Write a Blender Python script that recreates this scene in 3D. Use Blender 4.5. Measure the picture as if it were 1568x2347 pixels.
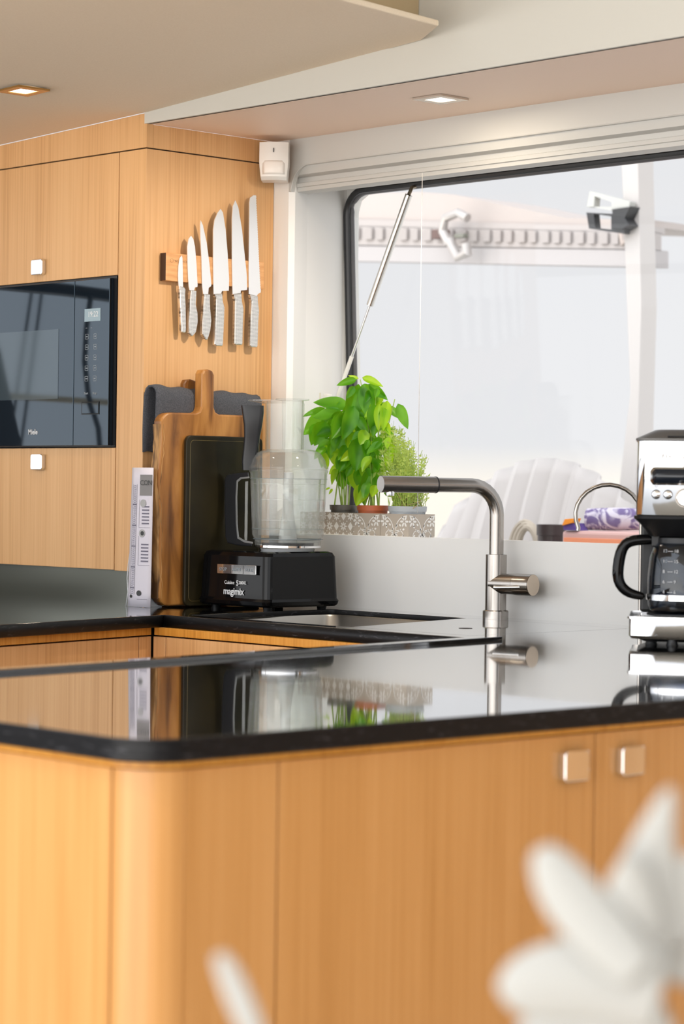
import bpy, bmesh, math, random
from mathutils import Vector, Matrix, Euler
random.seed(7)
sc = bpy.context.scene
for o in list(bpy.data.objects): bpy.data.objects.remove(o)
COL = sc.collection

# ------------------------------------------------------------------ camera
CAM = Vector((4.3243, -3.8210, 1.2))
RR = Vector((0.68401795, 0.72934091, 0.0134643)); UU = Vector((-0.01555062, -0.00387427, 0.99987158)); FF = Vector((-0.72929941, 0.68413948, -0.00869163))
cd = bpy.data.cameras.new('camera'); cam = bpy.data.objects.new('camera', cd); COL.objects.link(cam)
cam.matrix_world = Matrix(((RR.x, UU.x, -FF.x, CAM.x), (RR.y, UU.y, -FF.y, CAM.y), (RR.z, UU.z, -FF.z, CAM.z), (0, 0, 0, 1)))
cd.sensor_fit = 'VERTICAL'; cd.sensor_height = 36.0; cd.sensor_width = 24.0; cd.lens = 85.0
cd.clip_start = 0.05; cd.clip_end = 200
cd.dof.use_dof = True; cd.dof.focus_distance = 5.25; cd.dof.aperture_fstop = 5.2; cd.dof.aperture_blades = 9
sc.camera = cam
sc.view_settings.view_transform = 'Standard'; sc.view_settings.look = 'None'
sc.view_settings.exposure = 0.53; sc.view_settings.gamma = 1.0; sc.view_settings.use_curve_mapping = False
sc.cycles.max_bounces = 14; sc.cycles.transparent_max_bounces = 24; sc.cycles.transmission_bounces = 12; sc.cycles.glossy_bounces = 8
sc.cycles.caustics_reflective = False; sc.cycles.caustics_refractive = False
sc.cycles.sample_clamp_indirect = 6.0

# ------------------------------------------------------------------ sky
W = bpy.data.worlds.new('sky'); sc.world = W; W.use_nodes = True
nt = W.node_tree; nt.nodes.clear()
def wn(t, **k):
    n = nt.nodes.new(t)
    for a, b in k.items(): setattr(n, a, b)
    return n
tc = wn('ShaderNodeTexCoord'); out = wn('ShaderNodeOutputWorld'); bg = wn('ShaderNodeBackground')
def lobe(direction, power, strength, col):
    d = Vector(direction).normalized()
    dp = wn('ShaderNodeVectorMath', operation='DOT_PRODUCT'); nt.links.new(tc.outputs['Generated'], dp.inputs[0]); dp.inputs[1].default_value = d
    mx = wn('ShaderNodeMath', operation='MAXIMUM'); nt.links.new(dp.outputs['Value'], mx.inputs[0]); mx.inputs[1].default_value = 0
    pw = wn('ShaderNodeMath', operation='POWER'); nt.links.new(mx.outputs[0], pw.inputs[0]); pw.inputs[1].default_value = power
    ml = wn('ShaderNodeMath', operation='MULTIPLY'); nt.links.new(pw.outputs[0], ml.inputs[0]); ml.inputs[1].default_value = strength
    vs = wn('ShaderNodeVectorMath', operation='SCALE'); vs.inputs[0].default_value = col; nt.links.new(ml.outputs[0], vs.inputs['Scale'])
    return vs.outputs[0]
sep = wn('ShaderNodeSeparateXYZ'); nt.links.new(tc.outputs['Generated'], sep.inputs[0])
rp = wn('ShaderNodeValToRGB'); nt.links.new(sep.outputs['Z'], rp.inputs[0])
rp.color_ramp.elements[0].position = 0.0; rp.color_ramp.elements[0].color = (0.75, 0.70, 0.62, 1)
rp.color_ramp.elements[1].position = 0.02; rp.color_ramp.elements[1].color = (0.57, 0.575, 0.59, 1)
acc = rp.outputs[0]
SKY_LOBES = [((0.1, -0.65, 0.75), 1.2, 1.5, (0.93, 1.0, 1.08)), ((1, -0.15, 0.1), 2.0, 0.15, (0.98, 0.98, 1.0)), ((-1, -0.8, 0.1), 3.0, 0.1, (0.7, 0.9, 1.2)), ((0.1, -1.0, -1.0), 2.0, 2.8, (1.0, 0.93, 0.84))]   # last: added uplight from below astern, there to brighten the ceiling
for L in SKY_LOBES:
    ad = wn('ShaderNodeVectorMath', operation='ADD'); nt.links.new(acc, ad.inputs[0]); nt.links.new(lobe(*L), ad.inputs[1]); acc = ad.outputs[0]
nt.links.new(acc, bg.inputs['Color']); bg.inputs['Strength'].default_value = 1.0
nt.links.new(bg.outputs[0], out.inputs[0])
# low warm sun from behind the camera, over the stern
sd = bpy.data.lights.new('sun', 'SUN'); sd.energy = .3; sd.angle = math.radians(4); sd.color = (1, 0.87, 0.68)
so = bpy.data.objects.new('sun', sd); COL.objects.link(so)
so.rotation_euler = Vector((0.0, 0.55, -0.83)).to_track_quat('-Z', 'Y').to_euler()

# ------------------------------------------------------------------ measuring helper: sight line of the photo met with a real plane of the room
def at(px, py, axis, val):
    d = FF + RR * ((px - 784) / 5541.0) - UU * ((py - 1173.5) / 5541.0)
    t = (val - CAM[axis]) / d[axis]
    return CAM + d * t
ZC = 0.932

# ------------------------------------------------------------------ materials
def mat(name, col=(.8, .8, .8), rough=.5, metal=0.0, **kw):
    m = bpy.data.materials.new(name); m.use_nodes = True
    b = m.node_tree.nodes['Principled BSDF']
    b.inputs['Base Color'].default_value = (*col, 1); b.inputs['Roughness'].default_value = rough; b.inputs['Metallic'].default_value = metal
    for k, v in kw.items():
        b.inputs[k.replace('_', ' ')].default_value = v
    return m
def nod(m, t, **k):
    n = m.node_tree.nodes.new(t)
    for a, b in k.items(): setattr(n, a, b)
    return n
def lk(m, a, b): m.node_tree.links.new(a, b)
def noisy(m, c1, c2, scale=(1, 1, 1), nscale=10, detail=4, lo=.35, hi=.65, bump=0.0, rough=None, dist=0.0):
    b = m.node_tree.nodes['Principled BSDF']
    t = nod(m, 'ShaderNodeTexCoord'); mp = nod(m, 'ShaderNodeMapping'); mp.inputs['Scale'].default_value = scale
    n = nod(m, 'ShaderNodeTexNoise'); n.inputs['Scale'].default_value = nscale; n.inputs['Detail'].default_value = detail; n.inputs['Distortion'].default_value = dist
    r = nod(m, 'ShaderNodeValToRGB'); r.color_ramp.elements[0].position = lo; r.color_ramp.elements[1].position = hi
    r.color_ramp.elements[0].color = (*c1, 1); r.color_ramp.elements[1].color = (*c2, 1)
    lk(m, t.outputs['Object'], mp.inputs[0]); lk(m, mp.outputs[0], n.inputs['Vector']); lk(m, n.outputs['Fac'], r.inputs[0]); lk(m, r.outputs[0], b.inputs['Base Color'])
    if bump:
        bp = nod(m, 'ShaderNodeBump'); bp.inputs['Strength'].default_value = bump; bp.inputs['Distance'].default_value = .001
        lk(m, n.outputs['Fac'], bp.inputs['Height']); lk(m, bp.outputs[0], b.inputs['Normal'])
    return m, n, r
def wood(name, c1, c2, c3, rough=.42, fine=170, broad=9):
    """rift-sawn oak veneer, fine straight vertical grain"""
    m = mat(name, c2, rough, 0, IOR=1.45)
    b = m.node_tree.nodes['Principled BSDF']
    t = nod(m, 'ShaderNodeTexCoord')
    def nz(sx, sz, s, det=3, dist=0):
        mp = nod(m, 'ShaderNodeMapping'); mp.inputs['Scale'].default_value = (sx, sx, sz); lk(m, t.outputs['Object'], mp.inputs[0])
        n = nod(m, 'ShaderNodeTexNoise'); n.inputs['Scale'].default_value = s; n.inputs['Detail'].default_value = det; n.inputs['Distortion'].default_value = dist
        lk(m, mp.outputs[0], n.inputs['Vector']); return n.outputs['Fac']
    fi = nz(1, .012, fine, 2); br = nz(1, .1, broad, 3, .4); mid = nz(1, .03, 60, 2)
    a = nod(m, 'ShaderNodeMath', operation='MULTIPLY'); lk(m, fi, a.inputs[0]); a.inputs[1].default_value = .45
    c = nod(m, 'ShaderNodeMath', operation='MULTIPLY_ADD'); lk(m, br, c.inputs[0]); c.inputs[1].default_value = .35; lk(m, a.outputs[0], c.inputs[2])
    d = nod(m, 'ShaderNodeMath', operation='MULTIPLY_ADD'); lk(m, mid, d.inputs[0]); d.inputs[1].default_value = .2; lk(m, c.outputs[0], d.inputs[2])
    r = nod(m, 'ShaderNodeValToRGB'); e = r.color_ramp.elements
    e[0].position = .38; e[0].color = (*c1, 1); e[1].position = .62; e[1].color = (*c3, 1)
    x = r.color_ramp.elements.new(.49); x.color = (*c2, 1)
    lk(m, d.outputs[0], r.inputs[0]); lk(m, r.outputs[0], b.inputs['Base Color'])
    bp = nod(m, 'ShaderNodeBump'); bp.inputs['Strength'].default_value = .12; bp.inputs['Distance'].default_value = .0005
    lk(m, fi, bp.inputs['Height']); lk(m, bp.outputs[0], b.inputs['Normal'])
    return m
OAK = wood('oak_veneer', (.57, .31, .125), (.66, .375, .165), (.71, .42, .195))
OAK_DIM = wood('oak_veneer_dimmed', (.49, .235, .07), (.55, .275, .09), (.59, .305, .108), .30)  # same veneer darkened: weaker light put into the peninsula's colour
OAK_EDGE = wood('oak_edge', (.50, .20, .025), (.62, .27, .04), (.68, .32, .06))
GAPM = mat('shadow_gap', (.02, .012, .008), .8)
GRAN = mat('black_granite', (.01, .01, .011), .06, 0, IOR=1.6, Coat_Weight=1.0, Coat_Roughness=.03, Coat_IOR=1.5)
_m, _n, _r = noisy(GRAN, (.006, .006, .007), (.016, .016, .018), (1, 1, 1), 45, 6, .4, .7)
_b = _m.node_tree.nodes['Principled BSDF']; _w = nod(_m, 'ShaderNodeTexNoise'); _w.inputs['Scale'].default_value = 16; _w.inputs['Detail'].default_value = 5; _w.inputs['Distortion'].default_value = 1.6
_mp = nod(_m, 'ShaderNodeMapping'); _mp.inputs['Scale'].default_value = (1, 1, 7); _t = nod(_m, 'ShaderNodeTexCoord'); lk(_m, _t.outputs['Object'], _mp.inputs[0]); lk(_m, _mp.outputs[0], _w.inputs['Vector'])
_rr = nod(_m, 'ShaderNodeValToRGB'); _rr.color_ramp.elements[0].position = .70; _rr.color_ramp.elements[1].position = .76; lk(_m, _w.outputs['Fac'], _rr.inputs[0])
_mx = nod(_m, 'ShaderNodeMixRGB'); lk(_m, _rr.outputs[0], _mx.inputs[0]); lk(_m, _r.outputs[0], _mx.inputs[1]); _mx.inputs[2].default_value = (.13, .13, .14, 1); lk(_m, _mx.outputs[0], _b.inputs['Base Color'])
GEDGE = mat('honed_granite_edge', (.008, .008, .009), .38, 0, Specular_IOR_Level=.2); _a, _n2, _r2 = noisy(GEDGE, (.006, .006, .007), (.09, .09, .10), (1, 1, 6), 38, 6, .60, .80, dist=1.0)
WALLM = mat('white_panel', (.54, .535, .515), .5)  # darker copy of the wall white, offsetting strong light on the header
COLM = mat('white_column', (.84, .83, .81), .45)  # lighter copy of the wall white, in place of light the reveal lacks
SPLASH = mat('satin_backsplash', (.80, .805, .80), .35)
SPLASH_STEEL = mat('satin_steel_splash', (.15, .155, .13), .24, .6)
CEIL = mat('headliner_beige', (.91, .78, .62), .8); noisy(CEIL, (.89, .76, .60), (.93, .80, .64), (1, 1, 1), 260, 2, .3, .7)
CEIL_W = mat('unseen_roof_white', (.58, .565, .52), .55)
CEIL_P = mat('soffit_panel', (.95, .74, .60), .5)
FASC = mat('fascia_tan', (.50, .39, .24), .85)
REV = mat('window_reveal', (.86, .86, .84), .4)
RUB = mat('black_rubber', (.02, .021, .024), .35)
BLK = mat('black_plastic_gloss', (.003, .003, .0035), .07, 0, IOR=1.5, Specular_IOR_Level=.22)
BLKM = mat('black_plastic_satin', (.012, .0125, .014), .3, 0, Specular_IOR_Level=.35)
GREYH = mat('dark_grey_plastic', (.018, .019, .022), .30, 0, Specular_IOR_Level=.35)
STEEL = mat('brushed_steel', (.66, .60, .54), .24, 1.0)
CHROME = mat('polished_chrome', (.82, .82, .83), .06, 1.0)
BASIN = mat('basin_steel', (.38, .36, .33), .38, 1.0)
BLADE = mat('knife_blade', (.90, .89, .88), .32, .85)
WHT = mat('white_plastic', (.82, .80, .77), .35)
LED = mat('lamp_diffuser', (1, 1, 1), .5); LED.node_tree.nodes['Principled BSDF'].inputs['Emission Color'].default_value = (1, .95, .85, 1); LED.node_tree.nodes['Principled BSDF'].inputs['Emission Strength'].default_value = 1.6
PRINTW = mat('print_white', (.75, .76, .78), .5)
PRINTG = mat('print_grey', (.30, .34, .38), .5)
PRINTK = mat('print_black', (.02, .02, .02), .5)
def glass(name, col=(1, 1, 1), rough=.0, op=.9, ior=1.45, body=(.9, .93, .93), bodyf=.05):
    """thin clear sheet: see-through with a fresnel sheen and a faint body tint"""
    m = bpy.data.materials.new(name); m.use_nodes = True; n = m.node_tree; n.nodes.clear()
    o = n.nodes.new('ShaderNodeOutputMaterial'); tr = n.nodes.new('ShaderNodeBsdfTransparent'); tr.inputs[0].default_value = (*col, 1)
    gl = n.nodes.new('ShaderNodeBsdfGlossy'); gl.inputs['Roughness'].default_value = rough
    fr = n.nodes.new('ShaderNodeFresnel'); ge = n.nodes.new('ShaderNodeNewGeometry'); mi = n.nodes.new('ShaderNodeMix'); mi.inputs[2].default_value = ior; mi.inputs[3].default_value = 1 / ior
    n.links.new(ge.outputs['Backfacing'], mi.inputs[0]); n.links.new(mi.outputs[0], fr.inputs[0])
    mx = n.nodes.new('ShaderNodeMixShader'); n.links.new(fr.outputs[0], mx.inputs[0]); n.links.new(tr.outputs[0], mx.inputs[1]); n.links.new(gl.outputs[0], mx.inputs[2])
    df = n.nodes.new('ShaderNodeBsdfTranslucent'); df.inputs[0].default_value = (*body, 1); d2 = n.nodes.new('ShaderNodeBsdfDiffuse'); d2.inputs[0].default_value = (*body, 1)
    ms = n.nodes.new('ShaderNodeMixShader'); n.links.new(df.outputs[0], ms.inputs[1]); n.links.new(d2.outputs[0], ms.inputs[2])
    m2 = n.nodes.new('ShaderNodeMixShader'); m2.inputs[0].default_value = bodyf; n.links.new(mx.outputs[0], m2.inputs[1]); n.links.new(ms.outputs[0], m2.inputs[2])
    n.links.new(m2.outputs[0], o.inputs[0]); return m
GLASSW = glass('window_glass', (1, 1, 1), 0, ior=1.2, bodyf=.0)
CLEAR = glass('clear_polycarbonate', (.98, .99, .985), .03, ior=1.5, body=(.96, .97, .97), bodyf=.07)
SMOKE = glass('carafe_glass', (.62, .66, .72), .01, ior=1.5, bodyf=.0)

# ------------------------------------------------------------------ mesh helpers
class MB:
    def __init__(s): s.bm = bmesh.new(); s.X = Matrix.Identity(4)
    def v(s, p): return s.bm.verts.new(s.X @ Vector(p))
    def f(s, vs, smooth=False):
        try: f = s.bm.faces.new(vs); f.smooth = smooth; return f
        except ValueError: return None
    def box(s, a, b, bev=0.0, seg=2):
        t = bmesh.new(); bmesh.ops.create_cube(t, size=1)
        c = [(a[i] + b[i]) / 2 for i in range(3)]; d = [abs(b[i] - a[i]) for i in range(3)]
        for v in t.verts: v.co = Vector([c[i] + v.co[i] * d[i] for i in range(3)])
        if bev: bmesh.ops.bevel(t, geom=list(t.edges), offset=min(bev, min(d) * .49), segments=seg, affect='EDGES', profile=.5)
        return s.merge(t)
    def merge(s, t, smooth=None):
        mp = {}
        for v in t.verts: mp[v] = s.v(v.co)
        for f in t.faces:
            g = s.f([mp[v] for v in f.verts], f.smooth if smooth is None else smooth)
        t.free(); return s
    def lathe(s, prof, n=32, c=(0, 0, 0), closed=False, sx=1, sy=1):
        rings = []
        for r, z in prof:
            rings.append([s.v((c[0] + r * sx * math.cos(2 * math.pi * k / n), c[1] + r * sy * math.sin(2 * math.pi * k / n), c[2] + z)) for k in range(n)])
        m = len(rings)
        for i in range(m - 1 if not closed else m):
            A, B = rings[i], rings[(i + 1) % m]
            for k in range(n): s.f([A[k], A[(k + 1) % n], B[(k + 1) % n], B[k]], True)
        if not closed:
            if prof[0][0] > 1e-6: s.f(list(reversed(rings[0])))
            if prof[-1][0] > 1e-6: s.f(rings[-1])
        return s
    def tube(s, pts, r, n=12, caps=True, flat=None):
        pts = [Vector(p) for p in pts]; rad = r if isinstance(r, (list, tuple)) else [r] * len(pts)
        up = None; rings = []
        for i, p in enumerate(pts):
            d = (pts[min(i + 1, len(pts) - 1)] - pts[max(i - 1, 0)]).normalized()
            if up is None:
                up = d.orthogonal().normalized()
                if flat: up = (Vector(flat) - d * Vector(flat).dot(d)).normalized()
            up = (up - d * up.dot(d)).normalized(); sd_ = d.cross(up)
            rings.append([s.v(p + (up * math.cos(2 * math.pi * k / n) + sd_ * math.sin(2 * math.pi * k / n)) * rad[i]) for k in range(n)])
        for i in range(len(rings) - 1):
            for k in range(n): s.f([rings[i][k], rings[i][(k + 1) % n], rings[i + 1][(k + 1) % n], rings[i + 1][k]], True)
        if caps: s.f(list(reversed(rings[0]))); s.f(rings[-1])
        return s
    def prism(s, poly, off, bev=0.0, smooth=False):
        """closed polygon of 3-D points extruded by a vector"""
        t = bmesh.new(); off = Vector(off)
        A = [t.verts.new(Vector(p)) for p in poly]; B = [t.verts.new(Vector(p) + off) for p in poly]
        n = len(poly)
        t.faces.new(A); t.faces.new(list(reversed(B)))
        for i in range(n):
            f = t.faces.new([A[(i + 1) % n], A[i], B[i], B[(i + 1) % n]]); f.smooth = smooth
        bmesh.ops.recalc_face_normals(t, faces=list(t.faces))
        if bev:
            es = [e for e in t.edges if len(e.link_faces) == 2 and any(len(f.verts) == n for f in e.link_faces)] if n > 4 else list(t.edges)
            bmesh.ops.bevel(t, geom=es, offset=bev, segments=2, affect='EDGES', profile=.5)
        return s.merge(t)
    def quad(s, a, b, c, d): s.f([s.v(a), s.v(b), s.v(c), s.v(d)]); return s
    def sheet(s, grid, smooth=True):
        V = [[s.v(p) for p in row] for row in grid]
        for i in range(len(V) - 1):
            for j in range(len(V[0]) - 1): s.f([V[i][j], V[i][j + 1], V[i + 1][j + 1], V[i + 1][j]], smooth)
        return s
    def build(s, name, m, parent=None, auto=True):
        bmesh.ops.recalc_face_normals(s.bm, faces=list(s.bm.faces))
        for e in s.bm.edges:
            if len(e.link_faces) == 2 and e.calc_face_angle(0) > .62: e.smooth = False
        me = bpy.data.meshes.new(name); s.bm.to_mesh(me); s.bm.free()
        o = bpy.data.objects.new(name, me); COL.objects.link(o)
        if m: me.materials.append(m)
        if parent: o.parent = parent; o.matrix_parent_inverse = Matrix.Translation(-parent.location) if parent.type == 'EMPTY' and parent.parent is None and parent.rotation_euler.z == 0 else Matrix.Identity(4)
        return o
def thing(name, label, cat, loc=(0, 0, 0), rz=0, group=None):
    o = bpy.data.objects.new(name, None); COL.objects.link(o); o.location = loc; o.rotation_euler = (0, 0, rz); o.empty_display_size = .05
    o['label'] = label; o['category'] = cat
    if group: o['group'] = group
    return o
def tag(o, label, cat, group=None, kind=None):
    o['label'] = label; o['category'] = cat
    if group: o['group'] = group
    if kind: o['kind'] = kind
    return o
def struct(o): o['kind'] = 'structure'; return o
def solid(o, t, off=-1): md = o.modifiers.new('thickness', 'SOLIDIFY'); md.thickness = t; md.offset = off; return o
def subs(o, n=1): md = o.modifiers.new('smooth', 'SUBSURF'); md.levels = n; md.render_levels = n; return o
def curve_mesh(cu, name, m, parent=None):
    t = bpy.data.objects.new('t', cu); COL.objects.link(t)
    dg = bpy.context.evaluated_depsgraph_get(); me = bpy.data.meshes.new_from_object(t.evaluated_get(dg)); bpy.data.objects.remove(t)
    me.name = name; me.materials.clear(); me.materials.append(m)
    o = bpy.data.objects.new(name, me); COL.objects.link(o)
    if parent: o.parent = parent
    return o
def text(name, s, size, loc, xdir, ydir, m, parent=None, depth=.0003, align='LEFT', bold=0.0, space=1.0, sx=1.0):
    cu = bpy.data.curves.new(name, 'FONT'); cu.body = s; cu.size = size; cu.extrude = depth; cu.align_x = align; cu.offset = bold; cu.space_character = space; cu.resolution_u = 3
    o = curve_mesh(cu, name, m)
    x = Vector(xdir).normalized(); y = Vector(ydir).normalized(); z = x.cross(y)
    M_ = Matrix(((x.x * sx, y.x, z.x, loc[0]), (x.y * sx, y.y, z.y, loc[1]), (x.z * sx, y.z, z.z, loc[2]), (0, 0, 0, 1)))
    o.data.transform(M_)
    if parent:
        o.parent = parent
        if parent.type == 'EMPTY' and parent.rotation_euler.z == 0: o.matrix_parent_inverse = Matrix.Translation(-parent.location)
    return o
def plate(polys, z0, z1, name, m, parent=None, bev=.002):
    """flat plate from an outline and holes, lying at z0..z1"""
    cu = bpy.data.curves.new(name, 'CURVE'); cu.dimensions = '2D'; cu.fill_mode = 'BOTH'
    cu.extrude = (z1 - z0) / 2 - bev; cu.bevel_depth = bev; cu.bevel_resolution = 2; cu.offset = -bev
    for P in polys:
        sp = cu.splines.new('POLY'); sp.points.add(len(P) - 1); sp.use_cyclic_u = True
        for i, p in enumerate(P): sp.points[i].co = (p[0], p[1], 0, 1)
    o = curve_mesh(cu, name, m); o.data.transform(Matrix.Translation((0, 0, (z0 + z1) / 2)))
    if parent: o.parent = parent
    return o
def arc(c, r, a0, a1, n=10): return [(c[0] + r * math.cos(math.radians(a0 + (a1 - a0) * k / n)), c[1] + r * math.sin(math.radians(a0 + (a1 - a0) * k / n))) for k in range(n + 1)]
def rrect(w, h, r, n=5):
    return arc((w / 2 - r, h / 2 - r), r, 0, 90, n) + arc((-w / 2 + r, h / 2 - r), r, 90, 180, n) + arc((-w / 2 + r, -h / 2 + r), r, 180, 270, n) + arc((w / 2 - r, -h / 2 + r), r, 270, 360, n)

# ================================================================== STRUCTURE
YF = -0.388          # plane of the tall cabinet's front and of the soffit's face
ZS = 2.029           # underside of the soffit above the window
b = MB(); b.box((-1.6, -4.4, -.05), (5.2, .35, 0)); struct(b.build('floor', mat('floor_teak', (.74, .67, .57), .5)))
b = MB(); b.box((5.2, -4.4, 0), (5.26, .02, 1.0)); struct(b.build('wall_right_blocker', mat('light_blocker', (.34, .24, .14), .6)))  # unseen low wall, added to keep low light off the peninsula front
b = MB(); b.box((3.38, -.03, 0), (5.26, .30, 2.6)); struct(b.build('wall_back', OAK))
# window wall: backsplash panel, column, header with moulded recess
b = MB(); b.box((-.02, 0, 0), (3.6, .02, 1.099), .001)
b.quad((-.02, .02, 1.0975), (3.6, .02, 1.0975), (3.6, .17, 1.083), (-.02, .17, 1.083)); b.box((-.02, .17, .9), (3.6, .19, 1.083))
struct(b.build('trim_1', SPLASH))                                # backsplash and window ledge
b = MB(); b.prism([(-.3, 0, 0), (.052, 0, 0), (.062, .012, 0), (.03, .08, 0), (-.022, .25, 0), (-.022, .30, 0), (-.3, .30, 0)], (0, 0, 2.3)); b.quad((.0521, -.0002, 0), (.0621, .0119, 0), (.0621, .0119, 2), (.0521, -.0002, 2))
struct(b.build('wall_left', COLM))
# header: profile extruded along X
b = MB(); prof = [(0, 2.03), (0, 1.966), (.006, 1.9645), (.008, 1.945), (.024, 1.940), (.026, 1.929), (.018, 1.927), (.018, 1.918), (.022, 1.917), (.022, 1.908), (.06, 1.906), (.13, 1.925), (.245, 1.946), (.30, 1.946), (.30, 2.03)]
x0, x1 = .053, 3.6
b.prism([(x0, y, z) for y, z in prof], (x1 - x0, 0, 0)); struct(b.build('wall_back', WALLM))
# rounded corner of the moulded recess outline
b = MB(); pts = [(.059, -.001, 1.908)] + [(.062 + .058 - .058 * math.cos(a), -.001, 1.908 + .058 * math.sin(a)) for a in [i * math.pi / 16 for i in range(1, 9)]] + [(3.6, -.001, 1.966)]
b.tube(pts, .0016, 6); struct(b.build('trim_2', WALLM))
b = MB(); cc = [(.053, -.0008, 1.966)] + [(.121 - .06 * math.cos(a), -.0008, 1.906 + .06 * math.sin(a)) for a in [math.pi / 2 - i * math.pi / 16 for i in range(0, 9)]] + [(.053, -.0008, 1.906)]
b.prism(cc, (0, .012, 0)); struct(b.build('trim_3', WALLM))
# soffit (pinkish panel) and its white face, ceiling
b = MB(); b.box((0, YF + .004, ZS), (3.6, .3, ZS + .02)); struct(b.build('ceiling', CEIL_P))
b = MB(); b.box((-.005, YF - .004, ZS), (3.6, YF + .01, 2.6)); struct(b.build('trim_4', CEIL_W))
# lowered headliner panel left, cambered, with its clipped end
def zc(x): return 2.054 + (.060 * x if x > 0 else .035 * x)
b = MB(); T = .02
xs = [-1.6, -1.0, -.5, 0, .4, .79]
bot = []
for x in xs:
    bot.append([(x, -2.6, zc(x)), (x, YF - .0045, zc(x))])
b.sheet(bot, False)
b.box((-1.6, -2.6, 2.13), (.79, YF - .006, 2.15))
struct(b.build('ceiling', CEIL))
b = MB(); b.prism([(.79, YF - .005, zc(.79) - .002), (.885, YF - .005, zc(.86)), (1.014, -.476, 2.105), (1.317, -2.6, 2.105), (.79, -2.6, zc(.79) - .002)], (0, 0, .012), .003); struct(b.build('ceiling', CEIL))
b = MB(); b.box((.85, -2.6, 2.119), (.875, YF - .005, 2.6)); struct(b.build('trim_5', FASC))
b = MB(); b.box((.70, -2.6, 2.6), (2.55, YF, 2.64)); b.box((2.55, -4.6, 2.6), (6, YF, 2.64)); struct(b.build('ceiling', CEIL_W))  # unseen roof, outline shaped to let sun in astern and shade the rest
# forward bulkhead window, left of the frame (lights the galley and shows in the oven glass)
b = MB(); b.box((-1.62, -4.2, 0), (-1.56, .3, .94)); b.box((-1.62, -4.2, 1.99), (-1.56, .3, 2.1)); b.box((-1.62, -.9, .94), (-1.56, .3, 1.99)); b.box((-1.62, -4.2, .94), (-1.56, -3.9, 1.99)); struct(b.build('wall_front', WALLM))
b = MB(); b.tube([(-1.57, -.9, .96), (-1.57, -.9, 1.97), (-1.57, -3.9, 1.97), (-1.57, -3.9, .96), (-1.57, -.9, .96)], .018, 8)
b.tube([(-1.57, -.9, 1.80), (-1.57, -1.35, 1.795), (-1.57, -1.6, 1.785), (-1.57, -3.9, 1.785)], .020, 8)
b.prism([(-1.58, -.9, .94), (-1.58, -1.24, .94), (-1.58, -1.19, 1.32), (-1.58, -1.11, 1.60), (-1.58, -1.0, 1.78), (-1.58, -.9, 1.80)], (.03, 0, 0)); w2 = struct(b.build('window_2', RUB))
b = MB(); b.tube([(-1.54, -1.43, 1.78), (-1.54, -1.415, 1.68), (-1.54, -1.41, 1.58), (-1.54, -1.425, 1.48), (-1.54, -1.465, 1.38), (-1.54, -1.48, 1.25), (-1.54, -1.47, .96)], .0085, 8); tag(b.build('blind_strap', RUB), 'black strap hanging in the forward window, mirrored in the oven control panel', 'strap')
for y0, y1, wl in ((-1.95, -1.86, 'left'), (-1.91, -1.80, 'right')):
    b = MB(); b.tube([(-2.5, y0 - .03, 2.1), (-2.5, y1 + .12, .5)], .006, 6); tag(b.build('rigging_wire', bpy.data.materials['black_rubber']), wl + ' of two thin rigging wires outside, mirrored in the oven door', 'wire', 'rigging wires mirrored in the oven door')
b = MB(); b.tube([(-2.5, -1.2, 1.52), (-2.5, -2.4, 1.50)], .011, 6); tag(b.build('guard_rail', FASC), 'tan guard rail outside the forward window, faintly mirrored in the oven glass', 'rail')
# window_1 : black gasket, glass
def WP(x, z): return Vector((x, .250 + (1.9 - z) * .045, z))
gx0, gx1, gz0, gz1, gr = -.014, 3.3, 1.04, 1.936, .062
gp = [(gx0, gz0), (gx0, gz1 - gr)] + [(gx0 + gr - gr * math.cos(a), gz1 - gr + gr * math.sin(a)) for a in [i * math.pi / 16 for i in range(1, 9)]] + [(gx1, gz1)]
gp2 = gp + [(gx1, gz0), (gx0, gz0)]
b = MB(); b.tube([WP(x, z) for x, z in gp2], .0085, 10); gk = struct(b.build('window_1', RUB))
b = MB(); b.tube([WP(x, z) + Vector((.006 if i < 3 else 0, .012, -.006 if i > 4 else 0)) for i, (x, z) in enumerate(gp2)], .006, 8); b.build('window_seal', mat('seal_grey', (.13, .13, .14), .3), gk)
b = MB(); P = [WP(x, z) + Vector((0, .012, 0)) for x, z in gp] + [WP(gx1, gz0) + Vector((0, .012, 0))]; b.prism(P, (0, .004, 0)); b.build('window_glass', GLASSW, gk)
# window surround behind the reveal
b = MB(); b.prism([WP(-.3, 1.04) + Vector((0, .01, 0)), WP(gx0 - .004, 1.04) + Vector((0, .01, 0)), WP(gx0 - .004, gz1 - gr) + Vector((0, .01, 0)), WP(gx0 + .014, gz1 - .02) + Vector((0, .01, 0)), WP(gx0 + gr, gz1 + .004) + Vector((0, .01, 0)), WP(3.6, gz1 + .004) + Vector((0, .01, 0)), WP(3.6, 2.03) + Vector((0, .01, 0)), WP(-.3, 2.03) + Vector((0, .01, 0))], (0, .03, 0)); struct(b.build('trim_6', REV))

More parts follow.
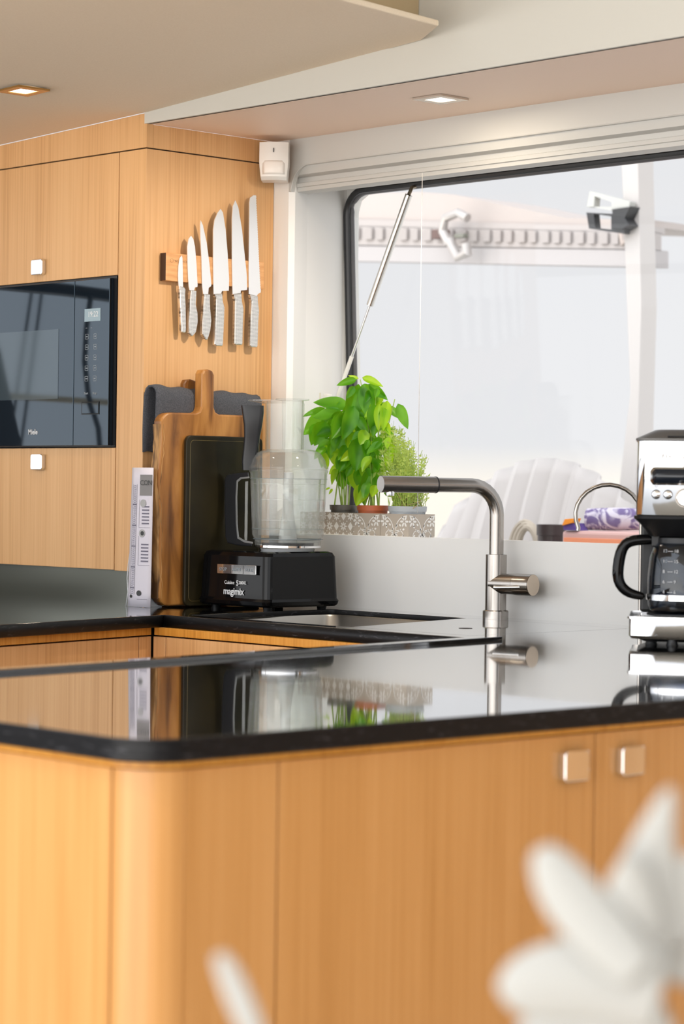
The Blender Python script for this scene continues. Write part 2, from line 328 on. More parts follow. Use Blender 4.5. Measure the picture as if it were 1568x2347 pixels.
# ================================================================== TALL CABINET (microwave housing)
tcab = thing('tall_cabinet', 'tall light oak cabinet in the left corner housing the black oven', 'cabinet', (-.5, -.2, 1.009))
b = MB(); XL = -1.15
b.box((XL, YF + .003, 1.0105), (-.002, -.002, 1.294)); b.box((XL, YF + .02, 1.294), (-.80, -.002, 1.689)); b.box((-.105, YF + .003, 1.294), (-.002, -.002, 1.689)); b.box((-.80, -.03, 1.294), (-.105, -.002, 1.689)); b.box((XL, YF + .003, 1.689), (-.002, -.002, 1.9725))
b.build('carcass', GAPM, tcab)
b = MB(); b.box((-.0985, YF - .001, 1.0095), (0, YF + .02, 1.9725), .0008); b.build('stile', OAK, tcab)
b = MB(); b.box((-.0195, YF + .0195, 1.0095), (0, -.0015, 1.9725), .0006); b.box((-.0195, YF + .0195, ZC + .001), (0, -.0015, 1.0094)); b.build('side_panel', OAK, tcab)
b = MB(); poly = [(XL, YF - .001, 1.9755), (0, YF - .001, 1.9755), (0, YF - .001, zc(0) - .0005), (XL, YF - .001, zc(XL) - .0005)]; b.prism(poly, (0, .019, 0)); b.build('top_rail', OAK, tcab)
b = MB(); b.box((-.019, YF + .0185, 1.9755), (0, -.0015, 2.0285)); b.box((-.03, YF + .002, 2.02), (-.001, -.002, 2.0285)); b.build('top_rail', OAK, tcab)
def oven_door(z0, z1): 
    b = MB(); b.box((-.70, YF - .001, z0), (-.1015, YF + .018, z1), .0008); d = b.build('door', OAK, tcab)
    return d
def square_knob(parent, c, xd, nrm, w=.046, h=.040, t=.012, name='knob'):
    xd = Vector(xd); nrm = Vector(nrm); up = Vector((0, 0, 1)); c = Vector(c)
    out_ = rrect(w, h, .005)
    b = MB(); b.prism([c + xd * p[0] + up * p[1] for p in out_], nrm * t, .0015)
    k = b.build(name, CHROME, parent)
    return k
d1 = oven_door(1.691, 1.9725); square_knob(d1, (-.402, YF - .001, 1.7255), (1, 0, 0), (0, -1, 0), .045, .037)
d2 = oven_door(1.011, 1.2925); square_knob(d2, (-.394, YF - .001, 1.2595), (1, 0, 0), (0, -1, 0), .045, .037)
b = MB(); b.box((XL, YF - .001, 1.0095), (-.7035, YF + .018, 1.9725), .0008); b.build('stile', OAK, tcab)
# grey satin splash beneath it
b = MB(); b.box((-1.5, YF + .012, .90), (-.021, YF + .02, 1.0095)); struct(b.build('trim_7', SPLASH_STEEL))

hp = thing('hot_plate', 'low black hot plate on the left worktop, mirrored in the grey splash', 'hot plate', (-.85, -.70, ZC))
MB().box((-1.15, -.80, ZC + .004), (-.575, -.62, ZC + .044), .008).build('body', BLKM, hp)
for x_ in (-1.1, -.63): MB().box((x_ - .02, -.78, ZC), (x_ + .02, -.64, ZC + .0042)).build('foot', RUB, hp)
# built-in microwave
MGL = mat('oven_glass', (.006, .010, .016), .03, 0, IOR=1.62, Specular_Tint=(.62, .82, 1.0, 1))
MGL2 = mat('oven_window_glass', (.045, .062, .075), .05, 0, IOR=1.62, Specular_Tint=(.7, .86, 1.0, 1))
mw = thing('built_in_microwave', 'black glass built-in microwave oven with clock display in the tall oak cabinet', 'microwave', (-.4, YF, 1.296))
b = MB(); b.box((-.70, YF - .0005, 1.2955), (-.1035, YF + .3, 1.6885)); b.build('housing', BLKM, mw)
b = MB(); b.box((-.70, YF - .014, 1.2975), (-.2475, YF - .001, 1.684), .001); dr = b.build('door', MGL, mw)
b = MB(); b.box((-.66, YF - .0146, 1.409), (-.307, YF - .0138, 1.5735)); b.build('viewing_window', MGL2, dr)
text('logo', 'Miele', .0175, (-.424, YF - .0146, 1.3255), (1, 0, 0), (0, 0, 1), PRINTW, dr, bold=.0002)
b = MB(); b.box((-.2455, YF - .014, 1.2975), (-.1135, YF - .001, 1.684), .001); cp = b.build('control_panel', MGL, mw)
b = MB(); b.box((-.2065, YF - .0148, 1.5865), (-.1455, YF - .0138, 1.616)); ds = b.build('display', mat('lcd_grey', (.26, .36, .42), .2), cp)
text('display_digits', '19:22', .018, (-.1935, YF - .0151, 1.597), (1, 0, 0), (0, 0, 1), PRINTW, cp, depth=.0002)
b = MB()
for r in range(5):
    for c_ in range(2):
        cx_ = -.197 + c_ * .032; cz = 1.5515 - r * .0245
        for (ax, az, bx_, bz) in ((-.006, -.006, .006, -.0052), (-.006, .0052, .006, .006), (-.006, -.006, -.0052, .006), (.0052, -.006, .006, .006), (-.003, -.001, .003, .001)):
            b.box((cx_ + ax, YF - .0144, cz + az), (cx_ + bx_, YF - .0140, cz + bz))
for cx_ in (-.199, -.18): b.box((cx_ - .003, YF - .0144, 1.571), (cx_ + .003, YF - .0140, 1.5718))
b.build('touch_keys', PRINTG, cp)
for x_, s_ in ((-.205, 'Start'), (-.172, 'Stop')): text('key_text', s_, .008, (x_, YF - .0144, 1.417), (1, 0, 0), (0, 0, 1), PRINTG, cp)
b = MB(); b.box((-.2135, YF - .0152, 1.370), (-.1465, YF - .0135, 1.400)); b.build('door_button', BLK, cp)
b = MB(); b.box((-.2105, YF - .0160, 1.3725), (-.149, YF - .0150, 1.3975), .0004); b.build('door_button', MGL, cp)

# ================================================================== BASE UNITS AND WORKTOP
# worktop: U-shape, with the sink cut out of the window leg
hole = [(.315, -.10), (.33, -.09), (1.188, -.09), (1.188, -.545), (.37, -.545), (.355, -.53)]
outer = [(-1.5, YF + .012), (-.0005, YF + .012), (-.0005, -.0005), (3.55, -.0005), (3.55, -.62), (2.317, -.62)] + [(2.317, -2.17)] + arc((2.267, -2.172), .05, 0, -90, 8) + [(1.52, -2.18), (1.30, -.592), (.323, -.583), (1.22, -4.0), (-1.5, -4.0)]
outer = [(-1.5, YF + .012), (-.0005, YF + .012), (-.0005, -.0005), (3.55, -.0005), (3.55, -.62), (2.317, -.62)] + arc((2.257, -2.162), .06, 0, -90, 8) + [(1.50, -2.222), (1.282, -.592), (.323, -.583), (1.22, -4.0), (-1.5, -4.0)]
wt = plate([outer, hole], ZC - .011, ZC, 'worktop', GRAN, None, .0012)
wt.data.materials.append(GEDGE)
for f_ in wt.data.polygons:
    if abs(f_.normal.z) < .4: f_.material_index = 1
wt['label'] = 'polished black stone worktop running around the galley and out over the peninsula'; wt['category'] = 'worktop'
# thick front edges, fiddle lip
def edge(pts, name, w=.03, z0=ZC - .026, z1=ZC - .0014):
    """built-up front edge as one continuous strip"""
    b = MB(); n = len(pts); IN = []; OUT = []
    for k in range(n):
        d = Vector((*pts[min(k + 1, n - 1)], 0)) - Vector((*pts[max(k - 1, 0)], 0)); d.normalize(); q = d.cross(Vector((0, 0, 1))) * w
        IN.append((pts[k][0] + q.x, pts[k][1] + q.y)); OUT.append((pts[k][0] - q.x * .03, pts[k][1] - q.y * .03))
    A = [[b.v((p[0], p[1], z)) for p in P] for P, z in (([(p[0] + (q[0] - p[0]) * .02, p[1] + (q[1] - p[1]) * .02) for p, q in zip(pts, IN)], z1), (OUT, z1 - .0003), (OUT, z0 + .002), ([(p[0] + (q[0] - p[0]) * .06, p[1] + (q[1] - p[1]) * .06) for p, q in zip(pts, IN)], z0), (IN, z0))]
    for r in range(5):
        for k in range(n - 1): b.f([A[r][k], A[r][k + 1], A[(r + 1) % 5][k + 1], A[(r + 1) % 5][k]], True)
    b.f([A[r][0] for r in range(5)]); b.f([A[r][-1] for r in range(5)])
    return b.build(name, GEDGE, wt)
pen_out = [(2.317, -.62)] + arc((2.257, -2.162), .06, 0, -90, 8) + [(1.50, -2.222)]
edge(pen_out, 'front_edge'); edge([(.323, -.583), (1.22, -4.0)], 'front_edge')
edge([(1.282, -.592), (.323, -.583)], 'front_edge')
edge([(1.50, -2.222), (1.282, -.592)], 'front_edge')
b = MB(); p, q = Vector((1.282, -.592, ZC - .001)), Vector((1.50, -2.222, ZC - .001)); u_ = Vector((.03, .0036, 0)); b.prism([p, q, q + u_, p + u_], (0, 0, .0075), .0015); b.build('fiddle_lip', GRAN, wt)
# lid over the right of the sink
b = MB(); b.prism([(.742, -.0915, ZC - .0105), (1.1865, -.0915, ZC - .0105), (1.1865, -.5435, ZC - .0105), (.862, -.5435, ZC - .0105)], (0, 0, .0105), .0006); lid = b.build('stone_sink_cover', GRAN); tag(lid, 'flush black stone lid covering the right half of the sink', 'sink cover')
b = MB(); b.lathe([(.0, 0), (.014, 0), (.0135, .0004), (0, .0004)], 20, (1.012, -.375, ZC + .0001)); b.build('finger_hole', GAPM, lid)
# sink basin
sk = thing('sink_basin', 'brushed steel sink basin sunk into the worktop beside the food processor', 'sink', (.6, -.3, .76))
def rr_loop(x0, y0, x1, y1, r, z, n=4):
    return [(x0 + (x1 - x0) / 2 + p[0], y0 + (y1 - y0) / 2 + p[1], z) for p in rrect(x1 - x0, y1 - y0, r, n)]
b = MB(); loops = [rr_loop(.29, -.57, 1.21, -.07, .03, ZC - .0112), rr_loop(.327, -.548, 1.19, -.097, .03, ZC - .0112), rr_loop(.33, -.545, 1.185, -.10, .028, ZC - .015), rr_loop(.345, -.53, 1.17, -.115, .045, .775), rr_loop(.38, -.50, 1.14, -.14, .04, .765)]
VV = [[b.v(p) for p in L] for L in loops]
for A, B in zip(VV, VV[1:]):
    for k in range(len(A)): b.f([A[k], A[(k + 1) % len(A)], B[(k + 1) % len(A)], B[k]], True)
b.f(VV[-1]); b.build('bowl', BASIN, sk)
b = MB(); b.lathe([(0, 0), (.04, 0), (.042, .003), (.03, .004), (0, .001)], 24, (.75, -.32, .7655)); b.build('drain', CHROME, sk)

def panel_run(root, pts, z0, z1, names, m, gap=.003, t=.018):
    """fronts between successive points of a straight or bent run seen from above"""
    res = []
    for (p, q, nm) in pts:
        p = Vector((*p, 0)); q = Vector((*q, 0)); d = (q - p).normalized(); n_ = d.cross(Vector((0, 0, 1))) * t
        a = p + d * gap / 2; c = q - d * gap / 2
        b = MB(); b.prism([(a.x, a.y, z0), (c.x, c.y, z0), (c.x - n_.x, c.y - n_.y, z0), (a.x - n_.x, a.y - n_.y, z0)], (0, 0, z1 - z0), .0007)
        res.append(b.build(nm, m, root))
    return res
# left base unit
lu = thing('base_cabinet', 'oak base unit under the worktop below the oven', 'cabinet', (.1, -1.2, 0))
L0, L1 = Vector((.305, -.60)), Vector((1.20, -4.0)); dl = (L1 - L0).normalized()
def LP(t): p = L0 + dl * t; return (p.x, p.y)
b = MB(); b.X = Matrix.Translation((-.021, 0, 0))
def offs(p, d): v = Vector((-dl.y, dl.x)) * d; return (p[0] + v.x, p[1] + v.y)
b.prism([(LP(.0)[0], LP(0)[1], .08), (LP(3.4)[0], LP(3.4)[1], .08), (-1.5, -4, .08), (-1.5, YF, .08), (.28, YF, .08)], (0, 0, ZC - .112))
cz_ = b.build('carcass', GAPM, lu)
panel_run(lu, [(LP(.55), LP(.045), 'door'), (LP(1.15), LP(.55), 'door'), (LP(1.75), LP(1.15), 'door')], .09, .886, None, OAK)  # galley fronts take the lighter oak to make up for little light
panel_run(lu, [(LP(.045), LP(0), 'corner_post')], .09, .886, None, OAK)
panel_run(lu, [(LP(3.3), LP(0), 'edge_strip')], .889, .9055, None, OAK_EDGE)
# sink base unit
su = thing('base_cabinet', 'oak base unit under the sink, facing the galley floor', 'cabinet', (.8, -.3, 0))
b = MB(); b.box((.33, -.575, .08), (1.27, -.005, .755)); b.build('carcass', GAPM, su)
panel_run(su, [((.309, -.600), (.352, -.600), 'corner_post'), ((.352, -.600), (.85, -.600), 'door'), ((.85, -.600), (1.276, -.601), 'door')], .09, .886, None, OAK)  # lighter oak here too, in place of light the sink fronts lack
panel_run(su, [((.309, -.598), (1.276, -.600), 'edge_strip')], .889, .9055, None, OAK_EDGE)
# peninsula
pu = thing('peninsula_cabinet', 'oak peninsula base with rounded corner and square chrome knobs, nearest the camera', 'cabinet', (1.9, -1.3, 0))
XF = 2.300
b = MB(); b.prism([(1.325, -.61, .08), (XF - .02, -.61, .08), (XF - .02, -2.14, .08), (2.21, -2.185, .08), (1.515, -2.185, .08)], (0, 0, .8245)); b.build('carcass', GAPM, pu)
ORx, ORr = 2.245, .055
b = MB(); ar = arc((ORx, -2.150), ORr, 0, -90, 12); b.prism([(p[0], p[1], .09) for p in ar] + [(2.2445, -2.205, .09), (2.2445, -2.187, .09), (XF - .018, -2.14, .09)], (0, 0, .806), 0, True); b.build('corner_post', OAK_DIM, pu)
b = MB(); b.box((XF - .018, -2.1485, .09), (XF, -2.0155, .896), .0007); b.build('panel', OAK_DIM, pu)
dA = MB().box((XF - .018, -2.0125, .09), (XF, -1.4745, .896), .0007).build('door', OAK_DIM, pu)
dB = MB().box((XF - .018, -1.4715, .09), (XF, -.93, .896), .0007).build('door', OAK_DIM, pu)
MB().box((XF - .018, -.927, .09), (XF, -.61, .896), .0007).build('panel', OAK_DIM, pu)
square_knob(dA, (XF, -1.520, .8575), (0, 1, 0), (1, 0, 0), .046, .039); square_knob(dB, (XF, -1.410, .8570), (0, 1, 0), (1, 0, 0), .044, .038)
MB().box((1.515, -2.205, .09), (2.2405, -2.187, .896), .0007).build('panel', OAK_DIM, pu)
b = MB(); ring = [(XF + .006, -.61)] + arc((ORx, -2.150), ORr + .006, 0, -90, 12) + [(1.515, -2.211)]
for p, q in zip(ring, ring[1:]):
    b.prism([(p[0], p[1], .8985), (q[0], q[1], .8985), (q[0] * .985 + .02, q[1] * .985, .8985), (p[0] * .985 + .02, p[1] * .985, .8985)], (0, 0, .0070))
b.build('edge_strip', OAK_EDGE, pu)
panel_run(pu, [((1.292, -.61), (1.50 + .01, -2.185), 'back_panel')], .09, .9055, None, OAK_DIM)

# ================================================================== DOWNLIGHTS
def downlight(label, c, slope, size, fm, power=1.0, aim=None):
    t = thing('ceiling_downlight', label, 'light', c)
    t.rotation_euler = (0, 0, 0)
    h = size / 2; w = size * .29
    def Z(x): return slope * x
    b = MB()
    o4 = [(-h, -h), (h, -h), (h, h), (-h, h)]; i4 = [(-w, -w), (w, -w), (w, w), (-w, w)]
    for k in range(4):
        a, c2, d, e = o4[k], o4[(k + 1) % 4], i4[(k + 1) % 4], i4[k]
        b.prism([(c[0] + p[0], c[1] + p[1], c[2] - .0045 + Z(p[0])) for p in (a, c2, d, e)], (0, 0, .004))
    b.build('frame', fm, t)
    b = MB(); b.prism([(c[0] + p[0], c[1] + p[1], c[2] - .003 + Z(p[0])) for p in i4], (0, 0, .0025)); b.build('diffuser', LED, t)
    ld = bpy.data.lights.new('downlight_glow', 'AREA'); ld.energy = power; ld.size = w * 2; ld.color = (1, .86, .66)
    if aim:
        sl = bpy.data.lights.new('downlight_beam', 'SPOT'); sl.energy = aim[3]; sl.spot_size = math.radians(95); sl.spot_blend = 1.0; sl.shadow_soft_size = .025; sl.color = (1, .90, .78)
        sx_ = bpy.data.objects.new('downlight_beam', sl); COL.objects.link(sx_); sx_.location = (c[0], c[1], c[2] - .032); sx_.rotation_euler = (Vector(aim[:3]) - Vector(c)).to_track_quat('-Z', 'Y').to_euler()
    lo = bpy.data.objects.new('downlight_glow', ld); COL.objects.link(lo); lo.location = (c[0], c[1], c[2] - .008)
LFR = mat('lamp_frame_brass', (.55, .33, .12), .25, 1.0)
downlight('square recessed ceiling light with warm metal frame in the left panel', (.046, -.765, 2.0545), .035, .082, LFR)
downlight('square recessed ceiling light with steel frame in the soffit above the window', (.745, -.195, ZS), 0, .084, STEEL, .8, (0, -.33, 1.35, 14.5))

# ================================================================== MOTION SENSOR
pz = Vector((.052, -.045, 0)); ms = thing('motion_sensor', 'white motion sensor box high in the corner beside the window wall', 'motion sensor', (pz.x, pz.y, 1.926), math.radians(44))
b = MB(); prof_ = []
Wd, Hh = .068, .088
rows = []
for k in range(13):
    t_ = k / 12; z = Hh * t_; bul = math.sin(math.pi * min(1, t_ * 1.35 + .18)) * .006 if t_ < .6 else .0
    wz = Wd * (.88 + .12 * min(1, t_ * 2.2)); dz = .036 + .010 * math.sin(math.pi * (.25 + .55 * t_)) - (.010 if k == 0 else 0)
    row = [(-wz / 2, .02, z)]
    for j in range(9):
        a = j / 8; xx = -wz / 2 + wz * a; yy = -dz + .010 * ((2 * a - 1) ** 2) - .0; row.append((xx, yy, z))
    row.append((wz / 2, .02, z)); rows.append(row)
b.sheet(rows); b.f([b.v(p) for p in rows[0]]); b.f([b.v(p) for p in rows[-1]]); bmesh.ops.remove_doubles(b.bm, verts=list(b.bm.verts), dist=.0002)
b.build('casing', WHT, ms)
b = MB(); b.box((-.001, -.0475, .063), (.001, -.044, .073)); b.build('indicator', PRINTK, ms)
rows = [[(-.026 + .052 * a / 8, -.0475 + .0085 * ((2 * a / 8 - 1) ** 2) - .0018 * math.sin(math.pi * k / 6), .012 + .032 * k / 6) for a in range(9)] for k in range(7)]
b = MB(); b.sheet(rows); solid(b.build('lens', mat('sensor_lens', (.84, .80, .76), .3), ms), .002)

# ================================================================== KNIVES ON MAGNETIC RACK
rk = thing('knife_rack', 'wooden magnetic knife bar screwed to the oak side panel', 'knife rack', (0, -.3, 1.68))
MERB = mat('cherry_wood', (.68, .34, .13), .4); noisy(MERB, (.62, .30, .11), (.74, .40, .17), (1, 2, 14), 9, 4)
RKX = .019
pA = at(380, 579, 0, RKX); pB = at(606, 604, 0, RKX)
yA, yB = pA.y, pB.y; zt = 1.7385; zb = 1.6745
b = MB(); b.box((0, yA + .0006, zb), (RKX, yB, zt), .0015); b.build('bar', MERB, rk)
b = MB(); b.box((.0002, yA - .0004, zb + .0004), (RKX - .0002, yA + .0006, zt - .0004)); b.build('bar_end', mat('bar_end_dark', (.045, .018, .008), .6), rk)  # thin dark layer over the left end of the bar
b = MB(); b.tube([(RKX + .0002, yA + .018 + .0045 * math.cos(a), zt - .017 + .0045 * math.sin(a)) for a in [i * math.pi / 8 for i in range(17)]], .0003, 4); b.build('logo', mat('burnt_print', (.30, .14, .06), .6), rk)
text('logo', 'WUSTHOF', .008, (RKX + .0002, yA + .026, zt - .020), (0, 1, 0), (0, 0, 1), bpy.data.materials['burnt_print'], rk, depth=.0001)
HND = mat('dimpled_steel', (.80, .77, .72), .30, .9)
_b = HND.node_tree.nodes['Principled BSDF']; _t = nod(HND, 'ShaderNodeTexCoord'); _s = nod(HND, 'ShaderNodeSeparateXYZ'); lk(HND, _t.outputs['Object'], _s.inputs[0])
def mth(m, op, a, bb=None, c=None):
    n = nod(m, 'ShaderNodeMath', operation=op)
    for i, v in enumerate((a, bb, c)):
        if v is None: continue
        if isinstance(v, (int, float)): n.inputs[i].default_value = v
        else: lk(m, v, n.inputs[i])
    return n.outputs[0]
K_ = 2 * math.pi / .0058
s1 = mth(HND, 'SINE', mth(HND, 'MULTIPLY', mth(HND, 'ADD', _s.outputs['Y'], _s.outputs['Z']), K_)); s2 = mth(HND, 'SINE', mth(HND, 'MULTIPLY', mth(HND, 'SUBTRACT', _s.outputs['Y'], _s.outputs['Z']), K_))
dt = mth(HND, 'GREATER_THAN', mth(HND, 'MULTIPLY', s1, s2), .34)
_mx = nod(HND, 'ShaderNodeMixRGB'); lk(HND, dt, _mx.inputs[0]); _mx.inputs[1].default_value = (.86, .83, .79, 1); _mx.inputs[2].default_value = (.05, .045, .04, 1); lk(HND, _mx.outputs[0], _b.inputs['Base Color'])
KN = [
 ('short all-steel paring knife, first from the left on the rack', [(418, 1065), (415, 900), (412, 790), (405, 765), (385, 790), (374, 860), (370, 960), (376, 1055)], [(376, 1055), (384, 1250), (395, 1485), (402, 1497), (430, 1497), (436, 1470), (433, 1250), (428, 1130), (432, 1090), (418, 1065)]),
 ('small steel utility knife with rounded tip, second from the left on the rack', [(522, 1095), (530, 1068), (553, 1063), (555, 1045), (545, 850), (530, 680), (515, 610), (493, 578), (470, 610), (458, 680), (460, 850), (466, 980), (472, 1060), (480, 1095)], [(480, 1095), (472, 1200), (462, 1400), (464, 1500), (485, 1530), (500, 1528), (530, 1490), (548, 1390), (545, 1310), (528, 1230), (533, 1150), (535, 1100), (522, 1095)]),
 ('slim pointed steel slicing knife, third from the left on the rack', [(655, 1130), (660, 1072), (683, 1055), (685, 1040), (668, 850), (640, 640), (605, 480), (585, 433), (580, 470), (582, 600), (592, 800), (598, 1050), (608, 1130)], [(608, 1130), (600, 1250), (590, 1400), (590, 1510), (620, 1565), (640, 1562), (665, 1480), (676, 1380), (665, 1270), (662, 1200), (664, 1135), (655, 1130)]),
 ('broad steel chef knife, fourth from the left on the rack', [(778, 1125), (785, 1102), (850, 1098), (853, 985), (840, 760), (820, 520), (795, 360), (773, 325), (745, 360), (715, 430), (703, 520), (702, 800), (705, 1050), (707, 1130)], [(707, 1130), (720, 1180), (712, 1400), (707, 1605), (720, 1622), (775, 1625), (785, 1612), (795, 1400), (800, 1260), (785, 1200), (778, 1125)]),
 ('long pointed steel carving knife, next to the bread knife on the rack', [(960, 1120), (965, 1096), (1018, 1092), (1024, 1085), (1020, 950), (1000, 760), (975, 520), (940, 310), (912, 243), (888, 300), (880, 420), (880, 800), (884, 1050), (886, 1130)], [(886, 1130), (900, 1200), (897, 1400), (893, 1600), (905, 1612), (962, 1613), (970, 1600), (975, 1400), (980, 1270), (965, 1200), (960, 1120)]),
]
ser = []
n_s = 38
for i in range(n_s + 1):
    t_ = i / n_s; vy = 1085 - (1085 - 215) * t_; vx = 1153 - (1153 - 1111) * t_ ** .9
    ser.append((vx, vy)); 
    if i < n_s: ser.append((vx - 5, vy - (870 / n_s) * .5))
KN.append(('long serrated steel bread knife, last on the right of the rack', [(1115, 1150), (1125, 1130), (1152, 1115)] + ser + [(1108, 197), (1085, 195), (1052, 220), (1045, 260), (1042, 600), (1038, 900), (1040, 1130)], [(1040, 1130), (1055, 1200), (1045, 1400), (1040, 1620), (1052, 1633), (1105, 1635), (1113, 1620), (1120, 1400), (1127, 1290), (1117, 1200), (1115, 1150)]))
for label, bl, hn in KN:
    def kp(u, v, x): p = at(320 + u / 4.126, 400 + v / 4.126, 0, .024); return Vector((x, p.y, p.z))
    ys = [kp(u, v, 0) for u, v in bl + hn]; c_ = ys[0]
    k = thing('kitchen_knife', label, 'knife', (RKX, sum(p.y for p in ys) / len(ys), min(p.z for p in ys)), 0, 'steel knives on the magnetic rack')
    b = MB(); b.prism([kp(u, v, RKX + .0005) for u, v in bl], (.0022, 0, 0)); b.build('blade', BLADE, k)
    b = MB(); b.prism([kp(u, v, RKX - .003) for u, v in hn], (.0105, 0, 0), .0022); b.build('handle', HND, k)

# ================================================================== BOARDS, TOWEL, BOOKLETS
ACA = mat('acacia_wood', (.42, .2, .07), .38)
_m, _n, _r = noisy(ACA, (.12, .042, .008), (.50, .235, .062), (5, 5, .7), 4.2, 7, .30, .66, .1, dist=1.2)
_e = _r.color_ramp.elements.new(.5); _e.color = (.34, .14, .03, 1)
BARK = mat('live_edge_bark', (.30, .15, .04), .6); noisy(BARK, (.10, .045, .012), (.50, .27, .09), (3, 3, .6), 14, 6, .36, .62, .5, dist=1.0)
def board_outline(y0, y1, z0, z1, hy, hw, hz, r, wav=0.0, seed=1):
    rnd = random.Random(seed); P = []
    P += [(y0 + r, z0)] + [(y0 + r - r * math.sin(a), z0 + r - r * math.cos(a)) for a in [i * math.pi / 8 for i in range(1, 4)]]
    n = 14
    for i in range(n + 1):
        t_ = i / n; z = z0 + r + (z1 - z0 - 2 * r) * t_; P.append((y0 + wav * (math.sin(t_ * 7.3) * .6 + math.sin(t_ * 15 + 1) * .4), z))
    P += [(y0 + r - r * math.cos(a), z1 - r + r * math.sin(a)) for a in [i * math.pi / 10 for i in range(1, 6)]]
    f = .016
    P += [(hy - hw / 2 - f, z1 + .001), (hy - hw / 2 - f * .3, z1 + f * .35), (hy - hw / 2, z1 + f), (hy - hw / 2 + .001, hz - .010), (hy - hw / 2 + .006, hz - .002), (hy, hz), (hy + hw / 2 - .006, hz - .003), (hy + hw / 2, hz - .012), (hy + hw / 2, z1 + f), (hy + hw / 2 + f * .3, z1 + f * .35), (hy + hw / 2 + f, z1)]
    P += [(y1 - r + r * math.sin(a), z1 - r + r * math.cos(a)) for a in [i * math.pi / 10 for i in range(0, 6)]]
    P += [(y1, z0 + r)] + [(y1 - r + r * math.cos(a), z0 + r - r * math.sin(a)) for a in [i * math.pi / 10 for i in range(1, 6)]]
    return P
bb = thing('chopping_board', 'large live-edge wooden chopping board with handle leaning behind the black board', 'chopping board', (.07, -.25, ZC))
o_ = board_outline(-.402, -.095, ZC + .003, 1.372, -.264, .037, 1.474, .03, .006)
# dished bottom edge: feet at either end
o_ = [(y + (0 if z > 1.0 else 0), z + (.008 if (z < ZC + .01 and -.33 < y) else 0)) for y, z in o_]
lean = lambda z: 0.0
b = MB(); b.prism([(.052 + lean(z), y, z) for y, z in o_], (.028, 0, 0), .004); big = b.build('board', ACA, bb)
rows = []
for i in range(25):
    z = ZC + .02 + (1.345 - ZC - .02) * i / 24; rr_ = random.uniform(-.0012, .0012); y = -.403 + .006 * (math.sin((z - ZC) / .41 * 7.3) * .6 + math.sin((z - ZC) / .41 * 15 + 1) * .4)
    rows.append([(.0515, y + .006, z), (.055, y - .003 + rr_, z), (.064, y - .0055 - rr_, z), (.075, y - .002 + rr_, z), (.0806 + rr_ * .3, y + .008 + rr_ * 2, z)])
b = MB(); b.sheet(rows); b.build('live_edge', BARK, bb)
sb = thing('chopping_board', 'small wooden board, only its handle showing behind the large one', 'chopping board', (.03, -.3, ZC))
o2 = board_outline(-.36, -.14, ZC + .001, 1.36, -.278, .040, 1.452, .03)
b = MB(); b.prism([(.018, y, z) for y, z in o2], (.016, 0, 0), .003); b.build('board', ACA, sb)
# dark board
DB = mat('dark_composite', (.03, .026, .018), .36, 0, Specular_IOR_Level=.25); noisy(DB, (.010, .008, .005), (.030, .024, .010), (1, 1, 1), 7, 3, .35, .7)
kb = thing('chopping_board', 'black rounded chopping board leaning behind the food processor', 'chopping board', (.1, -.25, ZC))
ol = [(-.222 + p[0], 1.128 + p[1]) for p in rrect(.229, .387, .014)]
b = MB(); b.prism([(.0835, y, z) for y, z in ol], (.010, 0, 0), .002); kbb = b.build('board', DB, kb)
b = MB(); il = [(-.222 + p[0], 1.128 + p[1]) for p in rrect(.207, .365, .010)]; b.tube([(.0937, y, z) for y, z in il + il[:1]], .0009, 5); b.build('groove', mat('groove_tan', (.09, .065, .02), .4), kb)
# towel folded over the small board
TW = mat('grey_linen', (.11, .12, .14), .95); noisy(TW, (.050, .055, .066), (.095, .10, .118), (1, 1, 1), 420, 2, .3, .7, .4)
rows = []
for j in range(29):
    y = -.392 + .315 * j / 28; row = []; zt_ = 1.432 - .010 * (j / 28) + .002 * math.sin(j * 1.1)
    wob = .0012 * math.sin(j * .9)
    prof_ = [(.003, -.15), (.002, -.10), (.003, -.06), (.006, -.02), (.012, -.006), (.021, -.0005), (.032, 0), (.042, -.004), (.0485, -.013), (.049, -.03), (.0475, -.06), (.044, -.12), (.041, -.20), (.040, -.25)]
    for px_, pz_ in prof_: row.append((px_ + .002 + wob, y, zt_ + pz_ + .001 * math.sin(j * .7 + pz_ * 40)))
    rows.append(row)
# keep the towel clear of the board that carries it
b = MB(); b.sheet(rows); tw = b.build('tea_towel', TW); solid(tw, .005, 0); tag(tw, 'dark grey folded tea towel draped behind the wooden chopping boards', 'towel')
for v in tw.data.vertices:
    if v.co.x < .012 and v.co.z > 1.3: pass
# booklet (folded chart) and slim cookbook
PAP = mat('paper_lilac', (.66, .63, .70), .7); PAP2 = mat('paper_white', (.74, .76, .80), .6)
bk = thing('calendar_booklet', 'standing paper booklet with printed tables, left of the wooden chopping board', 'booklet', (0, -.42, ZC))
def BP(px, py, dy=0): p = at(px, py, 1, -.425 + dy); return p
def lerp(a, b_, t): return a + (b_ - a) * t
def bpt(u, v, dy=0):   # u across, v up in the booklet face
    TLx, TRx, BLx, BRx = 304, 352, 293, 345
    x = lerp(lerp(BLx, BRx, u), lerp(TLx, TRx, u), v); y = lerp(1400, 1072, v)
    p = BP(x, y); z = lerp(ZC + .0005, 1.2465, v); return Vector((p.x, p.y - .006 * math.sin(u * 3.1) + dy, z))
b = MB(); b.sheet([[bpt(u / 6, v / 10) for u in range(7)] for v in range(11)]); pg = b.build('page', PAP, bk); solid(pg, .0015, 0)
b = MB(); b.sheet([[bpt(0, v / 10, .002) + Vector((-.004 - .011 * math.exp(-((v - 2.2) / 1.6) ** 2) - (.010 if v == 0 else 0) + .007 * u, .004 * (1 - u), 0)) for u in range(2)] for v in range(0, 9)]); solid(b.build('back_page', PAP2, bk), .001, 0)
b = MB(); INK = mat('ink_grey', (.16, .15, .20), .7)
